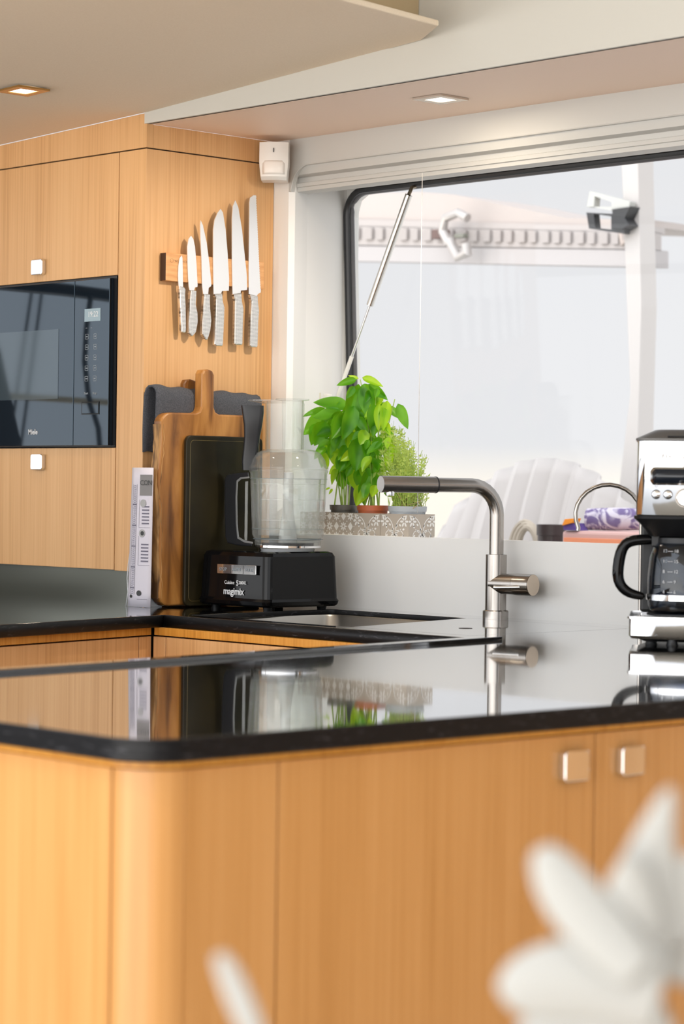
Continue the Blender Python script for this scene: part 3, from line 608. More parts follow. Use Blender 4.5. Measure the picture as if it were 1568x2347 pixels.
def bar(u0, u1, v0, v1, bm_):
    bm_.sheet([[bpt(u0 + (u1 - u0) * k / 4, v, -.0016) for k in range(5)] for v in (v0, v1)])
for i in range(58):
    v = .09 + i * .0136; bar(.13, .36, v, v + .0016, b)
    if i % 11 == 3: bar(.13, .36, v + .003, v + .010, b)
    bar(.17 + random.random() * .05, .30 + random.random() * .04, v + .005, v + .008, b)
for u in (.13, .355): bar(u, u + .012, .09, .88, b)
for v0, v1 in ((.30, .51), (.57, .77)):
    bar(.5, .51, v0, v1, b); bar(.5, .95, v0, v0 + .002, b)
    for k in range(6): bar(.62, .9, v0 + .025 + k * .024, v0 + .035 + k * .024, b)
bar(.50, .9, .055, .058, b); b.build('print', INK, bk)
b = MB(); bar(.5, .99, .80, .95, b); b.build('print_block', mat('ink_block', (.22, .21, .21), .7), bk)
for (u, v, ru, rv) in ((.66, .745, .12, .028), (.64, .53, .12, .028)): b = MB(); b.f([b.v(bpt(u + ru * math.cos(a), v + rv * math.sin(a), -.0018)) for a in [k * math.pi / 10 for k in range(20)]]); b.build('print_photo', mat('ink_photo', (.38, .38, .38), .7), bk)
for (u, v, ru, rv) in ((.66, .53, .07, .016), (.58, .10, .10, .020), (.20, .075, .06, .012)): b = MB(); b.f([b.v(bpt(u + ru * math.cos(a), v + rv * math.sin(a), -.0021)) for a in [k * math.pi / 10 for k in range(20)]]); b.build('print_mark', PRINTK, bk)
p_ = bpt(.57, .875, -.0019); p_ = p_ + Vector((0, -.004, 0)); text('print_text', 'CON', .016, p_, bpt(.9, .875) - bpt(.57, .875), (0, 0, 1), PRINTK, bk, depth=.0001)
bo = thing('cookbook', 'slim white cookbook standing spine-out against the wooden chopping board', 'book', (.03, -.3, ZC))
b = MB(); b.box((.036, -.4085, ZC), (.0475, -.365, 1.166), .0008); b.build('cover', PAP2, bo)
text('spine_title', 'Ma Cuisine', .0105, (.0455, -.4090, 1.005), (0, 0, 1), (-1, 0, 0), PRINTK, bo, depth=.0002)
text('spine_title', 'Elinor', .010, (.0455, -.4090, .945), (0, 0, 1), (-1, 0, 0), PRINTK, bo, depth=.0002)
b = MB(); b.box((.043, -.4091, 1.115), (.0458, -.4084, 1.142)); b.build('spine_label', INK, bo)

# ================================================================== FOOD PROCESSOR
fp = thing('food_processor', 'black food processor with clear bowl and tall feed tube beside the sink', 'food processor', (.17, -.15, ZC))
FX0, FX1, FY0, FY1 = .097, .335, -.302, -.080
def taper(z): return .004 * (z - .94) / .12
b = MB(); lo = []
for z, ins in ((.940, .004), (.944, .0), (.952, -.002), (.958, .001), (1.052, .005), (1.060, .009), (1.063, .016)):
    lo.append([( (FX0 + FX1) / 2 + p[0], (FY0 + FY1) / 2 + p[1], z) for p in rrect(FX1 - FX0 - 2 * ins, FY1 - FY0 - 2 * ins, .016, 4)])
VV = [[b.v(p) for p in L] for L in lo]
for A, B in zip(VV, VV[1:]):
    for k in range(len(A)): b.f([A[k], A[(k + 1) % len(A)], B[(k + 1) % len(A)], B[k]], True)
b.f(VV[0]); b.f(VV[-1])
for f_ in b.bm.faces: f_.smooth = False
b.build('motor_base', BLK, fp)
for (x_, y_) in ((FX0 + .03, FY0 + .03), (FX1 - .03, FY0 + .03), (FX0 + .03, FY1 - .03), (FX1 - .03, FY1 - .03)):
    MB().lathe([(.0, 0), (.010, 0), (.012, .009), (0, .009)], 16, (x_, y_, ZC)).build('foot', BLKM, fp)
b = MB(); b.prism([(.235 + p[0], FY0 - .0005, 1.022 + p[1]) for p in rrect(.132, .021, .002)], (0, -.003, 0), .0005); btn = b.build('button_bar', CHROME, fp)
MB().box((.215, FY0 - .0040, 1.0125), (.216, FY0 - .0034, 1.0315)).build('button_gap', PRINTK, btn); MB().box((.258, FY0 - .0040, 1.0125), (.259, FY0 - .0034, 1.0315)).build('button_gap', PRINTK, btn)
for x_, s_ in ((.177, 'STOP'), (.221, 'AUTO'), (.266, 'PULSE')): text('button_text', s_, .0105, (x_, FY0 - .0040, 1.018), (1, 0, 0), (0, 0, 1), PRINTG, btn, depth=.0002)
text('logo', 'magimix', .022, (.188, FY0 - .0006, .9655), (1, 0, 0), (0, 0, 1), PRINTW, fp, bold=.0003, space=.95)
text('logo', 'Cuisine', .0115, (.191, FY0 - .0006, .9885), (1, 0, 0), (0, 0, 1), PRINTW, fp); text('logo', '5', .0165, (.2315, FY0 - .0006, .986), (1, 0, 0), (0, 0, 1), PRINTW, fp, bold=.0002); text('logo', '200XL', .0095, (.2405, FY0 - .0006, .9895), (1, 0, 0), (0, 0, 1), PRINTW, fp, bold=.0001)
BC = (.252, -.168)
MB().lathe([(0, 1.063), (.060, 1.063), (.062, 1.068), (.05, 1.074), (.022, 1.078), (.020, 1.10), (.012, 1.16), (.011, 1.24), (0, 1.243)], 32, (*BC, 0)).build('spindle', mat('spindle_grey', (.55, .56, .57), .2), fp)
b = MB(); b.lathe([(.070, 1.071), (.074, 1.073), (.076, 1.088), (.0765, 1.09), (.081, 1.10), (.0855, 1.20), (.087, 1.238), (.0895, 1.242), (.0895, 1.246), (.086, 1.247), (.0845, 1.238), (.083, 1.20), (.0785, 1.10), (.073, 1.088), (.070, 1.074)], 48, (*BC, 0), True); b.build('bowl', CLEAR, fp)
MB().lathe([(.0, 1.083), (.075, 1.083), (.0755, 1.087), (0, 1.0875)], 48, (*BC, 0)).build('bowl_floor', CLEAR, fp)
MB().lathe([(0, 1.071), (.058, 1.071), (.060, 1.0815), (0, 1.082)], 40, (*BC, 0)).build('drive_hub', BLK, fp)
RIBM = mat('rib_grey', (.20, .24, .25), .12)
for zz in (1.112, 1.2255): MB().lathe([(.0812 + (zz - 1.1) * .045, zz), (.0826 + (zz - 1.1) * .045, zz), (.0826 + (zz - 1.1) * .045, zz + .0007), (.0812 + (zz - 1.1) * .045, zz + .0007)], 48, (*BC, 0), True).build('bowl_rib', RIBM, fp)
for zz in (1.132, 1.178, 1.213): MB().lathe([(.0805, zz), (.083, zz), (.083, zz + .0015), (.0805, zz + .0015)], 48, (*BC, 0), True).build('bowl_rib', CLEAR, fp)
MB().lathe([(.071, 1.070), (.0768, 1.071), (.0768, 1.0755), (.071, 1.0755)], 48, (*BC, 0), True).build('bowl_rim', CHROME, fp)
MB().lathe([(.075, 1.0885), (.0800, 1.0890), (.0800, 1.0905), (.075, 1.0905)], 48, (*BC, 0), True).build('bowl_rib', mat('grey_acrylic', (.12, .15, .17), .15), fp)
# inner midi bowl rings seen through the wall
b = MB(); b.lathe([(.066, 1.098), (.070, 1.15), (.0725, 1.225), (.0735, 1.226), (.071, 1.15), (.067, 1.098)], 40, (*BC, 0), True); b.build('inner_bowl', CLEAR, fp)
b = MB(); b.lathe([(.0895, 1.2475), (.090, 1.252), (.086, 1.256), (.083, 1.268), (.072, 1.284), (.058, 1.291), (.050, 1.292), (.050, 1.2905), (.058, 1.2885), (.071, 1.282), (.081, 1.267), (.084, 1.254), (.0865, 1.2475)], 48, (*BC, 0), True); b.build('lid', CLEAR, fp)
TC = (.241, -.172)
def oval(cx_, cy_, rx, ry, z, n=32, rot=math.radians(46.8)):
    return [(cx_ + rx * math.cos(a) * math.cos(rot) - ry * math.sin(a) * math.sin(rot), cy_ + rx * math.cos(a) * math.sin(rot) + ry * math.sin(a) * math.cos(rot), z) for a in [2 * math.pi * k / n for k in range(n)]]
def stack(b, loops, cap0=True, cap1=True):
    VV = [[b.v(p) for p in L] for L in loops]
    for A, B in zip(VV, VV[1:]):
        for k in range(len(A)): b.f([A[k], A[(k + 1) % len(A)], B[(k + 1) % len(A)], B[k]], True)
    if cap0: b.f(VV[0])
    if cap1: b.f(VV[-1])
    return b
b = MB(); stack(b, [oval(*TC, .043, .036, 1.286), oval(*TC, .044, .037, 1.395), oval(TC[0] - .014, TC[1] - .015, .063, .044, 1.4005), oval(TC[0] - .014, TC[1] - .015, .063, .044, 1.4035), oval(*TC, .041, .034, 1.401), oval(*TC, .040, .033, 1.286)], False, False); b.build('feed_tube', CLEAR, fp)
b = MB(); stack(b, [oval(TC[0] + .012, TC[1] + .012, .022, .020, 1.292), oval(TC[0] + .012, TC[1] + .012, .024, .022, 1.402), oval(TC[0] + .012, TC[1] + .012, .038, .034, 1.4035), oval(TC[0] + .012, TC[1] + .012, .038, .034, 1.4065)]); b.build('pusher', CLEAR, fp)
# locking column on the lid, camera-left of the tube
def FPp(px, py, d=0): p = at(px, py, 1, -.215); return p
col = [(579, 930, 27, 22), (580, 945, 26, 22), (580, 975, 22, 20), (578, 1000, 19, 18), (575, 1030, 18, 17), (573, 1055, 19, 17), (573, 1078, 18, 16)]
b = MB(); loops = []
for (px, py, wd, dp) in col:
    p = at(px, py, 1, -.215); w_ = wd / 1055; e_ = dp / 1055
    loops.append([p + RR * q[0] + Vector((FF.x, FF.y, 0)) * q[1] for q in [(x_ * 1.0, y_) for x_, y_ in rrect(2 * w_, 2 * e_, min(w_, e_) * .45, 4)]])
for L in loops:
    zz = sum(p.z for p in L) / len(L)
    for p in L: p.z = zz
stack(b, loops); b.build('locking_column', GREYH, fp)
# bowl handle: D-shaped loop
def HP(px, py, dd=0): 
    p = at(px, py, 1, -.23); return p + Vector((FF.x, FF.y, 0)) * dd
outl = [(570, 1082), (545, 1084), (520, 1089), (516, 1100), (515, 1160), (517, 1230), (522, 1244), (545, 1250), (578, 1252), (580, 1243), (560, 1240), (546, 1232), (543, 1200), (542, 1140), (544, 1104), (552, 1097), (572, 1095)]
b = MB(); b.prism([HP(x, y, -.012) for x, y in outl], Vector((FF.x, FF.y, 0)) * .024, .003); b.build('bowl_handle', GREYH, fp)
inl = [(572, 1092), (552, 1094), (543, 1101), (541, 1140), (542, 1200), (545, 1234), (560, 1243), (580, 1246), (580, 1242), (561, 1238), (548, 1230), (545, 1200), (544, 1140), (546, 1105), (554, 1098), (572, 1096)]
b = MB(); b.prism([HP(x, y, -.0135) for x, y in inl], Vector((FF.x, FF.y, 0)) * .012, .0003); b.build('handle_trim', mat('silver_trim', (.42, .44, .45), .25, .6), fp)
b = MB(); b.box((0, 0, 0), (.007, .006, .138), .001); b.bm.transform(Matrix.Translation(HP(560, 1242, 0)) @ Matrix.Rotation(math.radians(46.8), 4, 'Z')); b.build('handle_post', CLEAR, fp)

# ================================================================== TAPS
SPM = mat('satin_steel', (.36, .335, .31), .24, 1.0)
fc = thing('kitchen_tap', 'brushed steel kitchen tap with angled spout standing behind the sink lid', 'tap', (.795, -.06, ZC))
TX, TY = .797, -.060
MB().lathe([(0, 0), (.0275, 0), (.0275, .017), (.0255, .019), (0, .019)], 40, (TX, TY, ZC)).build('base_ring', SPM, fc)
MB().lathe([(0, .019), (.0225, .019), (.0225, .137), (.0165, .138), (0, .138)], 40, (TX, TY, ZC)).build('body', SPM, fc)
zt_ = 1.2155; dS = Vector((-.30, -.954, 0)).normalized()
pts = [Vector((TX, TY, ZC + .138)), Vector((TX, TY, zt_ - .062))]
for k in range(1, 9):
    a = k * math.pi / 16; pts.append(Vector((TX, TY, zt_ - .062)) + dS * (.062 - .062 * math.cos(a)) + Vector((0, 0, .062 * math.sin(a))))
Ls = .148
pts.append(Vector((TX, TY, zt_)) + dS * Ls)
MB().tube(pts, .0152, 28).build('riser', SPM, fc)
e0 = Vector((TX, TY, zt_)) + dS * (Ls + .0015); e1 = e0 + dS * .128
MB().tube([e0 - dS * .002, e0 + dS * .001], .0178, 28).build('joint_ring', RUB, fc)
MB().tube([e0, e1], .0175, 28).build('spout', SPM, fc)
MB().tube([e1 - dS * .0002, e1 + dS * .0006], .0168, 28).build('end_cap', mat('cap_grey', (.62, .64, .66), .35, .4), fc)
a_ = e1 - dS * .022; MB().lathe([(0, -.024), (.0085, -.024), (.0095, -.018), (.0095, 0), (0, 0)], 20, (a_.x, a_.y, a_.z)).build('aerator', CHROME, fc)
zl = 1.0075
lv = MB(); lv.tube([(TX - .004, TY - .003, zl), (TX + .058, TY + .002, zl)], [.0205, .0225], 32); lv.build('lever_housing', SPM, fc)
MB().tube([(TX + .0585, TY + .002, zl), (TX + .101, TY + .006, zl)], .0228, 32).build('lever', SPM, fc)
MB().tube([(TX + .101, TY + .006, zl), (TX + .1018, TY + .0061, zl)], .0222, 32).build('lever_face', mat('lever_face', (.62, .52, .42), .3, .7), fc)
MB().tube([(TX + .088, TY - .010, zl - .004), (TX + .04, TY - .050, zl - .006)], .0042, 12).build('lever_pin', CHROME, fc)
# filter tap
ft = thing('filter_tap', 'thin curved steel filter tap behind the coffee maker', 'tap', (1.25, -.06, ZC))
cA = at(1395, 1166, 1, -.07); b = MB(); R_ = .062
pts = []
dA = Vector((RR.x, RR.y, 0)).normalized()
for k in range(0, 15):
    a = math.radians(205 - k * 205 / 14) if k else math.radians(205)
    pts.append(Vector((cA.x, cA.y, 1.158)) + dA * R_ * math.cos(a) * 1.08 + Vector((0, 0, R_ * math.sin(a))))
pts = [pts[0] + Vector((0, 0, -.006)) - dA * .001] + pts + [Vector((pts[-1].x, pts[-1].y, ZC + .02))]
b.tube(pts, .0045, 14); b.build('spout', SPM, ft)
MB().lathe([(0, 0), (.017, 0), (.017, .02), (.006, .024), (0, .024)], 24, (pts[-1].x, pts[-1].y, ZC)).build('base', SPM, ft)

# ================================================================== COFFEE MAKER (built facing the camera, local axes)
CMX, CMY = 1.545, -.36
RZ = math.radians(39.0)
cm = thing('coffee_maker', 'chrome drip coffee maker with glass carafe at the right edge of the worktop', 'coffee maker', (CMX, CMY, ZC), RZ); cm.scale = (.94, .94, .94)
HW = .092      # half width
def ccap(w, dfront, dback, z, n=8, r=.03):
    P = []
    for k in range(n + 1): P.append((-w + 2 * w * k / n, -dfront - .018 * (1 - (2 * k / n - 1) ** 2), z))
    return P
def body_loop(w, y0, y1, bul, z):
    P = [(-w + .004, y0, z)]
    for k in range(1, 12): t_ = k / 12; P.append((-w + 2 * w * t_, y0 - bul * math.sin(math.pi * t_) ** .7, z))
    P += [(w - .004, y0, z), (w, y0 + .008, z), (w, y1 - .02, z), (w - .02, y1, z), (-w + .02, y1, z), (-w, y1 - .02, z), (-w, y0 + .008, z)]
    return P
def cstack(rows, name, m, parent=cm):
    b = MB(); stack(b, rows); return b.build(name, m, parent)
cstack([body_loop(HW + .013, -.098, .13, .014, .050), body_loop(HW + .013, -.098, .13, .014, .054), body_loop(HW + .010, -.096, .128, .014, .055), body_loop(HW + .010, -.096, .128, .014, .018), body_loop(HW + .006, -.092, .124, .014, .012)][::-1], 'base', CHROME)
cstack([body_loop(HW - .020, -.075, .118, .010, .006), body_loop(HW + .008, -.094, .126, .014, .0172)], 'base_skirt', BLKM)
for x_, y_ in ((-.060, -.065), (-.020, -.085), (.020, -.085), (.060, -.065), (-.06, .09), (.06, .09)): MB().lathe([(0, 0), (.012, 0), (.010, .006), (.010, .012), (0, .012)], 16, (x_, y_, 0)).build('foot', BLKM, cm)
MB().lathe([(0, 0), (.070, 0), (.070, .003), (0, .004)], 40, (0, -.01, .0545)).build('hotplate', BLKM, cm)
b = MB(); b.box((-.084, .062, .055), (.084, .125, .24), .006); b.build('rear_column', BLKM, cm)
cstack([body_loop(HW - .001, -.080, .128, .016, .246), body_loop(HW, -.081, .128, .016, .248), body_loop(HW - .002, -.081, .128, .016, .388), body_loop(HW - .003, -.080, .127, .016, .389)], 'body', CHROME)
cstack([body_loop(HW - .028, -.045, .12, .010, .206), body_loop(HW - .006, -.075, .125, .014, .232), body_loop(HW + .003, -.083, .128, .016, .240), body_loop(HW + .004, -.084, .129, .016, .2455)], 'filter_housing', BLKM)
cstack([body_loop(HW + .002, -.084, .130, .016, .3895), body_loop(HW + .002, -.084, .130, .016, .393), body_loop(HW - .020, -.062, .115, .014, .4035), body_loop(HW - .034, -.05, .10, .012, .410), body_loop(HW - .04, -.045, .095, .012, .411)], 'lid', mat('lid_dark', (.10, .095, .09), .3, .5))
b = MB(); b.box((-.034, -.094, .3965), (.034, -.066, .3985), .0006); b.build('lid_handle', PRINTK, cm)
def bulge(x): t_ = (x + HW) / (2 * HW); return -.081 - .016 * math.sin(math.pi * max(0, min(1, t_))) ** .7
def curved_panel(w, h, r, z0, off, name, m, parent):
    rows = []
    for k in range(25):
        x_ = -w / 2 + w * k / 24; e_ = max(0, abs(x_) - (w / 2 - r)); hh = h / 2 - r + math.sqrt(max(0, r * r - e_ * e_))
        rows.append([(x_, bulge(x_) - off, z0 - hh), (x_, bulge(x_) - off, z0 + hh)])
    b = MB(); b.sheet(rows); o = b.build(name, m, parent); solid(o, .001, 0); return o
dp = curved_panel(.132, .034, .008, .3215, .0006, 'display_frame', mat('frame_steel', (.75, .74, .73), .2, 1), cm)
curved_panel(.124, .027, .006, .3215, .0014, 'display', mat('display_glass', (.012, .016, .024), .04), dp)
text('display_digits', '19:22', .018, (.008, -.1000, .315), (1, 0, 0), (0, 0, 1), mat('display_blue', (.15, .35, .6), .4), dp, depth=.0002)
text('logo', 'riviera&bar', .0165, (-.045, -.0985, .3555), (1, 0, 0), (0, 0, 1), mat('engraved', (.35, .31, .28), .4, .6), cm, depth=.0003, space=1.1)
for x_ in (-.054, -.032, .032, .054):
    b = MB(); b.lathe([(0, 0), (.0090, 0), (.0090, .0012), (0, .0012)], 24); b.bm.transform(Matrix.Translation((x_, bulge(x_) + .0002, .2865)) @ Matrix.Rotation(math.radians(90), 4, 'X')); rg = b.build('button_ring', PRINTK, cm)
    b = MB(); b.lathe([(0, 0), (.0078, 0), (.0078, .002), (.006, .0032), (0, .0034)], 24); b.bm.transform(Matrix.Translation((x_, bulge(x_), .2865)) @ Matrix.Rotation(math.radians(90), 4, 'X')); b.build('button', CHROME, rg)
b = MB(); b.tube([(-.054 + .0028 * math.cos(a), bulge(-.054) - .0004, .3035 + .0028 * math.sin(a)) for a in [k * math.pi / 6 for k in range(13)]], .0003, 4); b.box((-.0543, bulge(-.054) - .0008, .3035), (-.0537, bulge(-.054) - .0002, .306)); b.build('button_icon', bpy.data.materials['engraved'], cm)
b = MB(); b.lathe([(0, 0), (.0185, 0), (.0185, .002), (0, .002)], 36); b.bm.transform(Matrix.Translation((0, -.0965, .281)) @ Matrix.Rotation(math.radians(90), 4, 'X')); kr = b.build('dial_ring', mat('dial_ring', (.25, .23, .21), .2, 1), cm)
b = MB(); b.lathe([(0, 0), (.0165, 0), (.0160, .013), (.0145, .0145), (0, .0140)], 36); b.bm.transform(Matrix.Translation((0, -.0985, .281)) @ Matrix.Rotation(math.radians(90), 4, 'X')); b.build('dial', mat('dial_face', (.80, .80, .78), .22, 1), kr)
# carafe (lifts off: its own thing)
cf = thing('coffee_carafe', 'glass coffee carafe with black handle sitting in the coffee maker', 'carafe', (CMX, CMY, ZC), RZ); cf.scale = (.94, .94, .94)
CC = (.0, -.012)
MB().lathe([(0, .0592), (.054, .0592), (.064, .064), (.068, .074), (.0695, .095), (.069, .13), (.0655, .165), (.058, .188), (.050, .198), (.0485, .198), (.056, .187), (.0635, .164), (.067, .13), (.0675, .095), (.066, .076), (.062, .0665), (.053, .062), (0, .062)], 56, (*CC, 0)).build('glass_body', SMOKE, cf)
MB().lathe([(.0700, .0835), (.0716, .0838), (.0716, .0945), (.0700, .0948)], 56, (*CC, 0), True).build('steel_band', CHROME, cf)
MB().lathe([(.0500, .192), (.0535, .1925), (.0525, .2035), (.030, .2055), (0, .2055), (0, .202), (.048, .2)], 48, (*CC, 0)).build('lid', BLKM, cf)
hx = [(-.050, .200, .012), (-.078, .1995, .0125), (-.098, .196, .0135), (-.1085, .184, .0135), (-.1135, .160, .0135), (-.116, .130, .0135), (-.112, .112, .013), (-.102, .099, .0125), (-.088, .092, .011), (-.069, .089, .009)]
b = MB(); b.tube([(-.05 + (x_ + .05) * 1.17, -.02, z_) for x_, z_, r in hx], [r * .85 for _, _, r in hx], 16); hd = b.build('handle', BLK, cf); subs(hd, 1)
b = MB(); b.box((-.062, -.03, .186), (-.046, -.008, .212), .002); b.build('handle_clamp', BLKM, cf)
for i, (a1, a2) in enumerate((('12', '18'), ('10', '15'), ('8', '12'), ('6', '9'), ('4', '6'))):
    zz = .176 - i * .0195; rad_ = .0585 + (.011 if i > 1 else .008 if i else .004)
    for s_, dx in ((a1, -.040), (a2, -.019)):
        y_ = CC[1] - math.sqrt(max(1e-6, rad_ ** 2 - dx ** 2)) - .002
        text('scale_mark', s_, .0085, (dx, y_, zz), (1, 0, 0), (0, 0, 1), PRINTW, cf, depth=.0001)
    y_ = CC[1] - math.sqrt(rad_ ** 2 - .027 ** 2) - .002
    MB().box((-.031, y_, zz + .002), (-.021, y_ + .0003, zz + .0028)).build('scale_line', PRINTW, cf)

# ================================================================== GAS STRUT + BRACKET
gs = thing('gas_strut', 'steel gas strut propping the window, running down to the reveal bracket', 'gas strut', (.0, .2, 1.41))
s0 = at(937, 447, 1, .225); s1 = at(848, 700, 1, .215); s2 = at(766, 932, 1, .205); sT = at(944, 430, 1, .235)
MB().tube([s0, s1], .0088, 20).build('cylinder', mat('strut_steel', (.72, .70, .67), .2, 1), gs)
MB().tube([s1, s2], .0034, 12).build('rod', CHROME, gs)
sm = s1.lerp(s2, .5); MB().tube([sm, s2], .0052, 12).build('rod_sleeve', WHT, gs)
b = MB(); b.tube([s0, sT, sT + Vector((0, .012, .004))], .0045, 10); b.build('end_fitting', mat('fitting_bronze', (.25, .20, .14), .3, .9), gs)
br = thing('strut_bracket', 'small white plastic bracket holding the lower end of the gas strut', 'bracket', (-.01, .17, 1.40))
p1 = at(724, 936, 1, .14); p2 = at(745, 936, 1, .17)
MB().box((p1.x - .018, p1.y - .005, 1.388), (p1.x + .006, p1.y + .012, 1.438), .002).build('plate', mat('cream_plastic', (.70, .66, .56), .5), br)
MB().box((p2.x - .016, p2.y - .004, 1.392), (p2.x + .014, p2.y + .014, 1.436), .005, 3).build('socket', WHT, br)
# blind cord
cdp = at(968, 413, 1, -.004); cde = at(955, 1176, 1, -.004)
b = MB(); b.tube([(cdp.x, -.004, 1.912), (cdp.x - .0005, -.004, cde.z)], .0008, 6); cord = b.build('pull_cord', mat('cord_white', (.85, .84, .82), .6)); tag(cord, 'thin white cord hanging from the window header past the herb planter', 'cord')

# ================================================================== PLANTER AND HERBS
pl = thing('herb_planter', 'patterned taupe and white tile planter box on the window ledge', 'planter', (.29, .08, 1.09))
PX0, PX1, PY0, PY1, PZ0, PZ1 = .074, .440, .030, .114, 1.0865, 1.1495
TIL = mat('tile_taupe', (.44, .39, .335), .55); TWH = mat('tile_white', (.80, .80, .79), .55)
b = MB(); b.box((PX0, PY0, PZ0), (PX1, PY0 + .006, PZ1)); b.box((PX0, PY1 - .006, PZ0), (PX1, PY1, PZ1)); b.box((PX0, PY0 + .006, PZ0), (PX0 + .006, PY1 - .006, PZ1)); b.box((PX1 - .006, PY0 + .006, PZ0), (PX1, PY1 - .006, PZ1)); b.box((PX0 + .006, PY0 + .006, PZ0), (PX1 - .006, PY1 - .006, PZ0 + .004)); b.build('box', TIL, pl)
ptn = MB(); FACE = [0]
def V3(x_, z_):   # front face, or the end face for tiles turned round the corner
    z_ = max(PZ0 + .001, min(PZ1 - .0008, z_))
    if FACE[0] == 0: return (max(PX0, min(PX1, x_)), PY0 - .0003, z_)
    return (PX1 + .0003, max(PY0 + .0005, min(PY1, x_)), z_)
def disc(cx_, cz, rx, rz, n=10, rot=0):
    P = []
    for k in range(n):
        a = 2 * math.pi * k / n; x_ = rx * math.cos(a); z_ = rz * math.sin(a)
        P.append(V3(cx_ + x_ * math.cos(rot) - z_ * math.sin(rot), cz + x_ * math.sin(rot) + z_ * math.cos(rot)))
    w_ = max(max(p[0] for p in P) - min(p[0] for p in P), max(p[1] for p in P) - min(p[1] for p in P))
    if max(p[2] for p in P) - min(p[2] for p in P) > .0015 and w_ > .0015: ptn.f([ptn.v(p) for p in P])
def flower(cx_, cz, r, n=8):
    for k in range(n): a = 2 * math.pi * k / n; disc(cx_ + r * .62 * math.cos(a), cz + r * .62 * math.sin(a), r * .42, r * .2, 8, a)
def ribbon(P, w):
    for (p, q) in zip(P, P[1:]):
        d = Vector((q[0] - p[0], q[1] - p[1]))
        if d.length < 1e-6: continue
        n_ = Vector((-d.y, d.x)).normalized() * w / 2
        ptn.f([ptn.v(V3(p[0] + n_.x, p[1] + n_.y)), ptn.v(V3(q[0] + n_.x, q[1] + n_.y)), ptn.v(V3(q[0] - n_.x, q[1] - n_.y)), ptn.v(V3(p[0] - n_.x, p[1] - n_.y))])
tw_ = .0915
for i in range(5):
    x0_ = PX0 + i * tw_
    if i == 4: FACE[0] = 1; x0_ = PY0 - .003
    if i < 2:
        for a in range(4):
            for k in range(3):
                cx_ = x0_ + .012 + a * .0236; cz = PZ0 + .008 + k * .0236
                if (a + k) % 2: flower(cx_, cz, .0105)
                else: disc(cx_, cz, .0085, .0105, 4, 0)
                disc(cx_ + .0118, cz + .0118, .0016, .0016, 6)
                disc(cx_ + .0118, cz, .0013, .0013, 6)
    else:
        for s_, ox in ((1, x0_ + .001), (-1, x0_ + tw_ - .001)):
            flower(ox + s_ * .013, PZ1 - .017, .013, 6)
            ribbon([(ox + s_ * (.004 + .036 * math.sin(a)), PZ1 - .004 - .030 * (1 - math.cos(a))) for a in [k * math.pi / 12 for k in range(12)]], .0022)
            ribbon([(ox + s_ * (.030 + .014 * math.cos(a)), PZ0 + .014 + .012 * math.sin(a)) for a in [k * math.pi / 8 for k in range(14)]], .0018)
            ribbon([(ox + s_ * (.044 - .02 * t_), PZ0 + .004 + .03 * t_ + .005 * math.sin(t_ * 5)) for t_ in [k / 8 for k in range(9)]], .0018)
        for k in range(7): disc(x0_ + .008 + k * .013, PZ0 + .009 + .004 * (k % 2), .0026, .0042, 8, .6 * (-1) ** k)
        flower(x0_ + tw_ / 2, PZ0 + .012, .010, 6)
        for k in range(6): disc(x0_ + .020 + k * .011, PZ0 + .034 + .006 * math.sin(k * 2.2), .0024, .0036, 8, k)
ptn.build('tile_pattern', TWH, pl)
TJ = mat('tile_joint', (.30, .27, .23), .7)
for i in range(1, 4): b = MB(); b.box((PX0 + i * tw_ - .0006, PY0 - .0006, PZ0), (PX0 + i * tw_ + .0006, PY0 + .001, PZ1)); b.build('tile_joint', TJ, pl)

LEAF = mat('basil_leaf', (.16, .42, .02), .42, 0); 
def leafmat(m, c1, c2, ct):
    b_ = m.node_tree.nodes['Principled BSDF']; _, n_, r_ = noisy(m, c1, c2, (1, 1, 1), 22, 3, .35, .65)
    o_ = m.node_tree.nodes['Material Output']; tl = nod(m, 'ShaderNodeBsdfTranslucent'); tl.inputs[0].default_value = (*ct, 1)
    mx = nod(m, 'ShaderNodeMixShader'); mx.inputs[0].default_value = .45; lk(m, b_.outputs[0], mx.inputs[1]); lk(m, tl.outputs[0], mx.inputs[2]); lk(m, mx.outputs[0], o_.inputs[0])
leafmat(LEAF, (.035, .19, .006), (.14, .40, .015), (.32, .72, .015))
LEAF2 = mat('basil_leaf_young', (.3, .55, .03), .4); leafmat(LEAF2, (.22, .50, .015), (.42, .66, .03), (.75, .95, .03))
THY = mat('thyme_leaf', (.4, .52, .1), .5); leafmat(THY, (.30, .45, .06), (.52, .60, .16), (.8, .9, .25))
STEM = mat('herb_stem', (.35, .50, .10), .5)
DRY = mat('thyme_stem', (.42, .32, .16), .7)
SOIL = mat('soil', (.10, .06, .035), .9)
def leaf(b, base, tipdir, nrm, L, wd, cup=.25, droop=.35):
    """ovate cupped leaf: base point, direction, normal"""
    d = tipdir.normalized(); n_ = (nrm - d * nrm.dot(d)).normalized(); s_ = d.cross(n_)
    rows = []; N = 7
    for i in range(N + 1):
        t_ = i / N; w_ = wd * (math.sin(math.pi * t_ ** .8) ** .75) * (1 - .25 * t_) + .0003
        ctr = base + d * L * t_ - n_ * droop * L * t_ * t_
        row = []
        for j in range(5):
            u = (j - 2) / 2; row.append(ctr + s_ * w_ * u * .5 + n_ * (cup * w_ * (u * u) * (1 if abs(u) > 0 else 0) - cup * w_ * .35))
        rows.append(row)
    b.sheet(rows)
def pt(px, py, Y): return at(px, py, 1, Y)
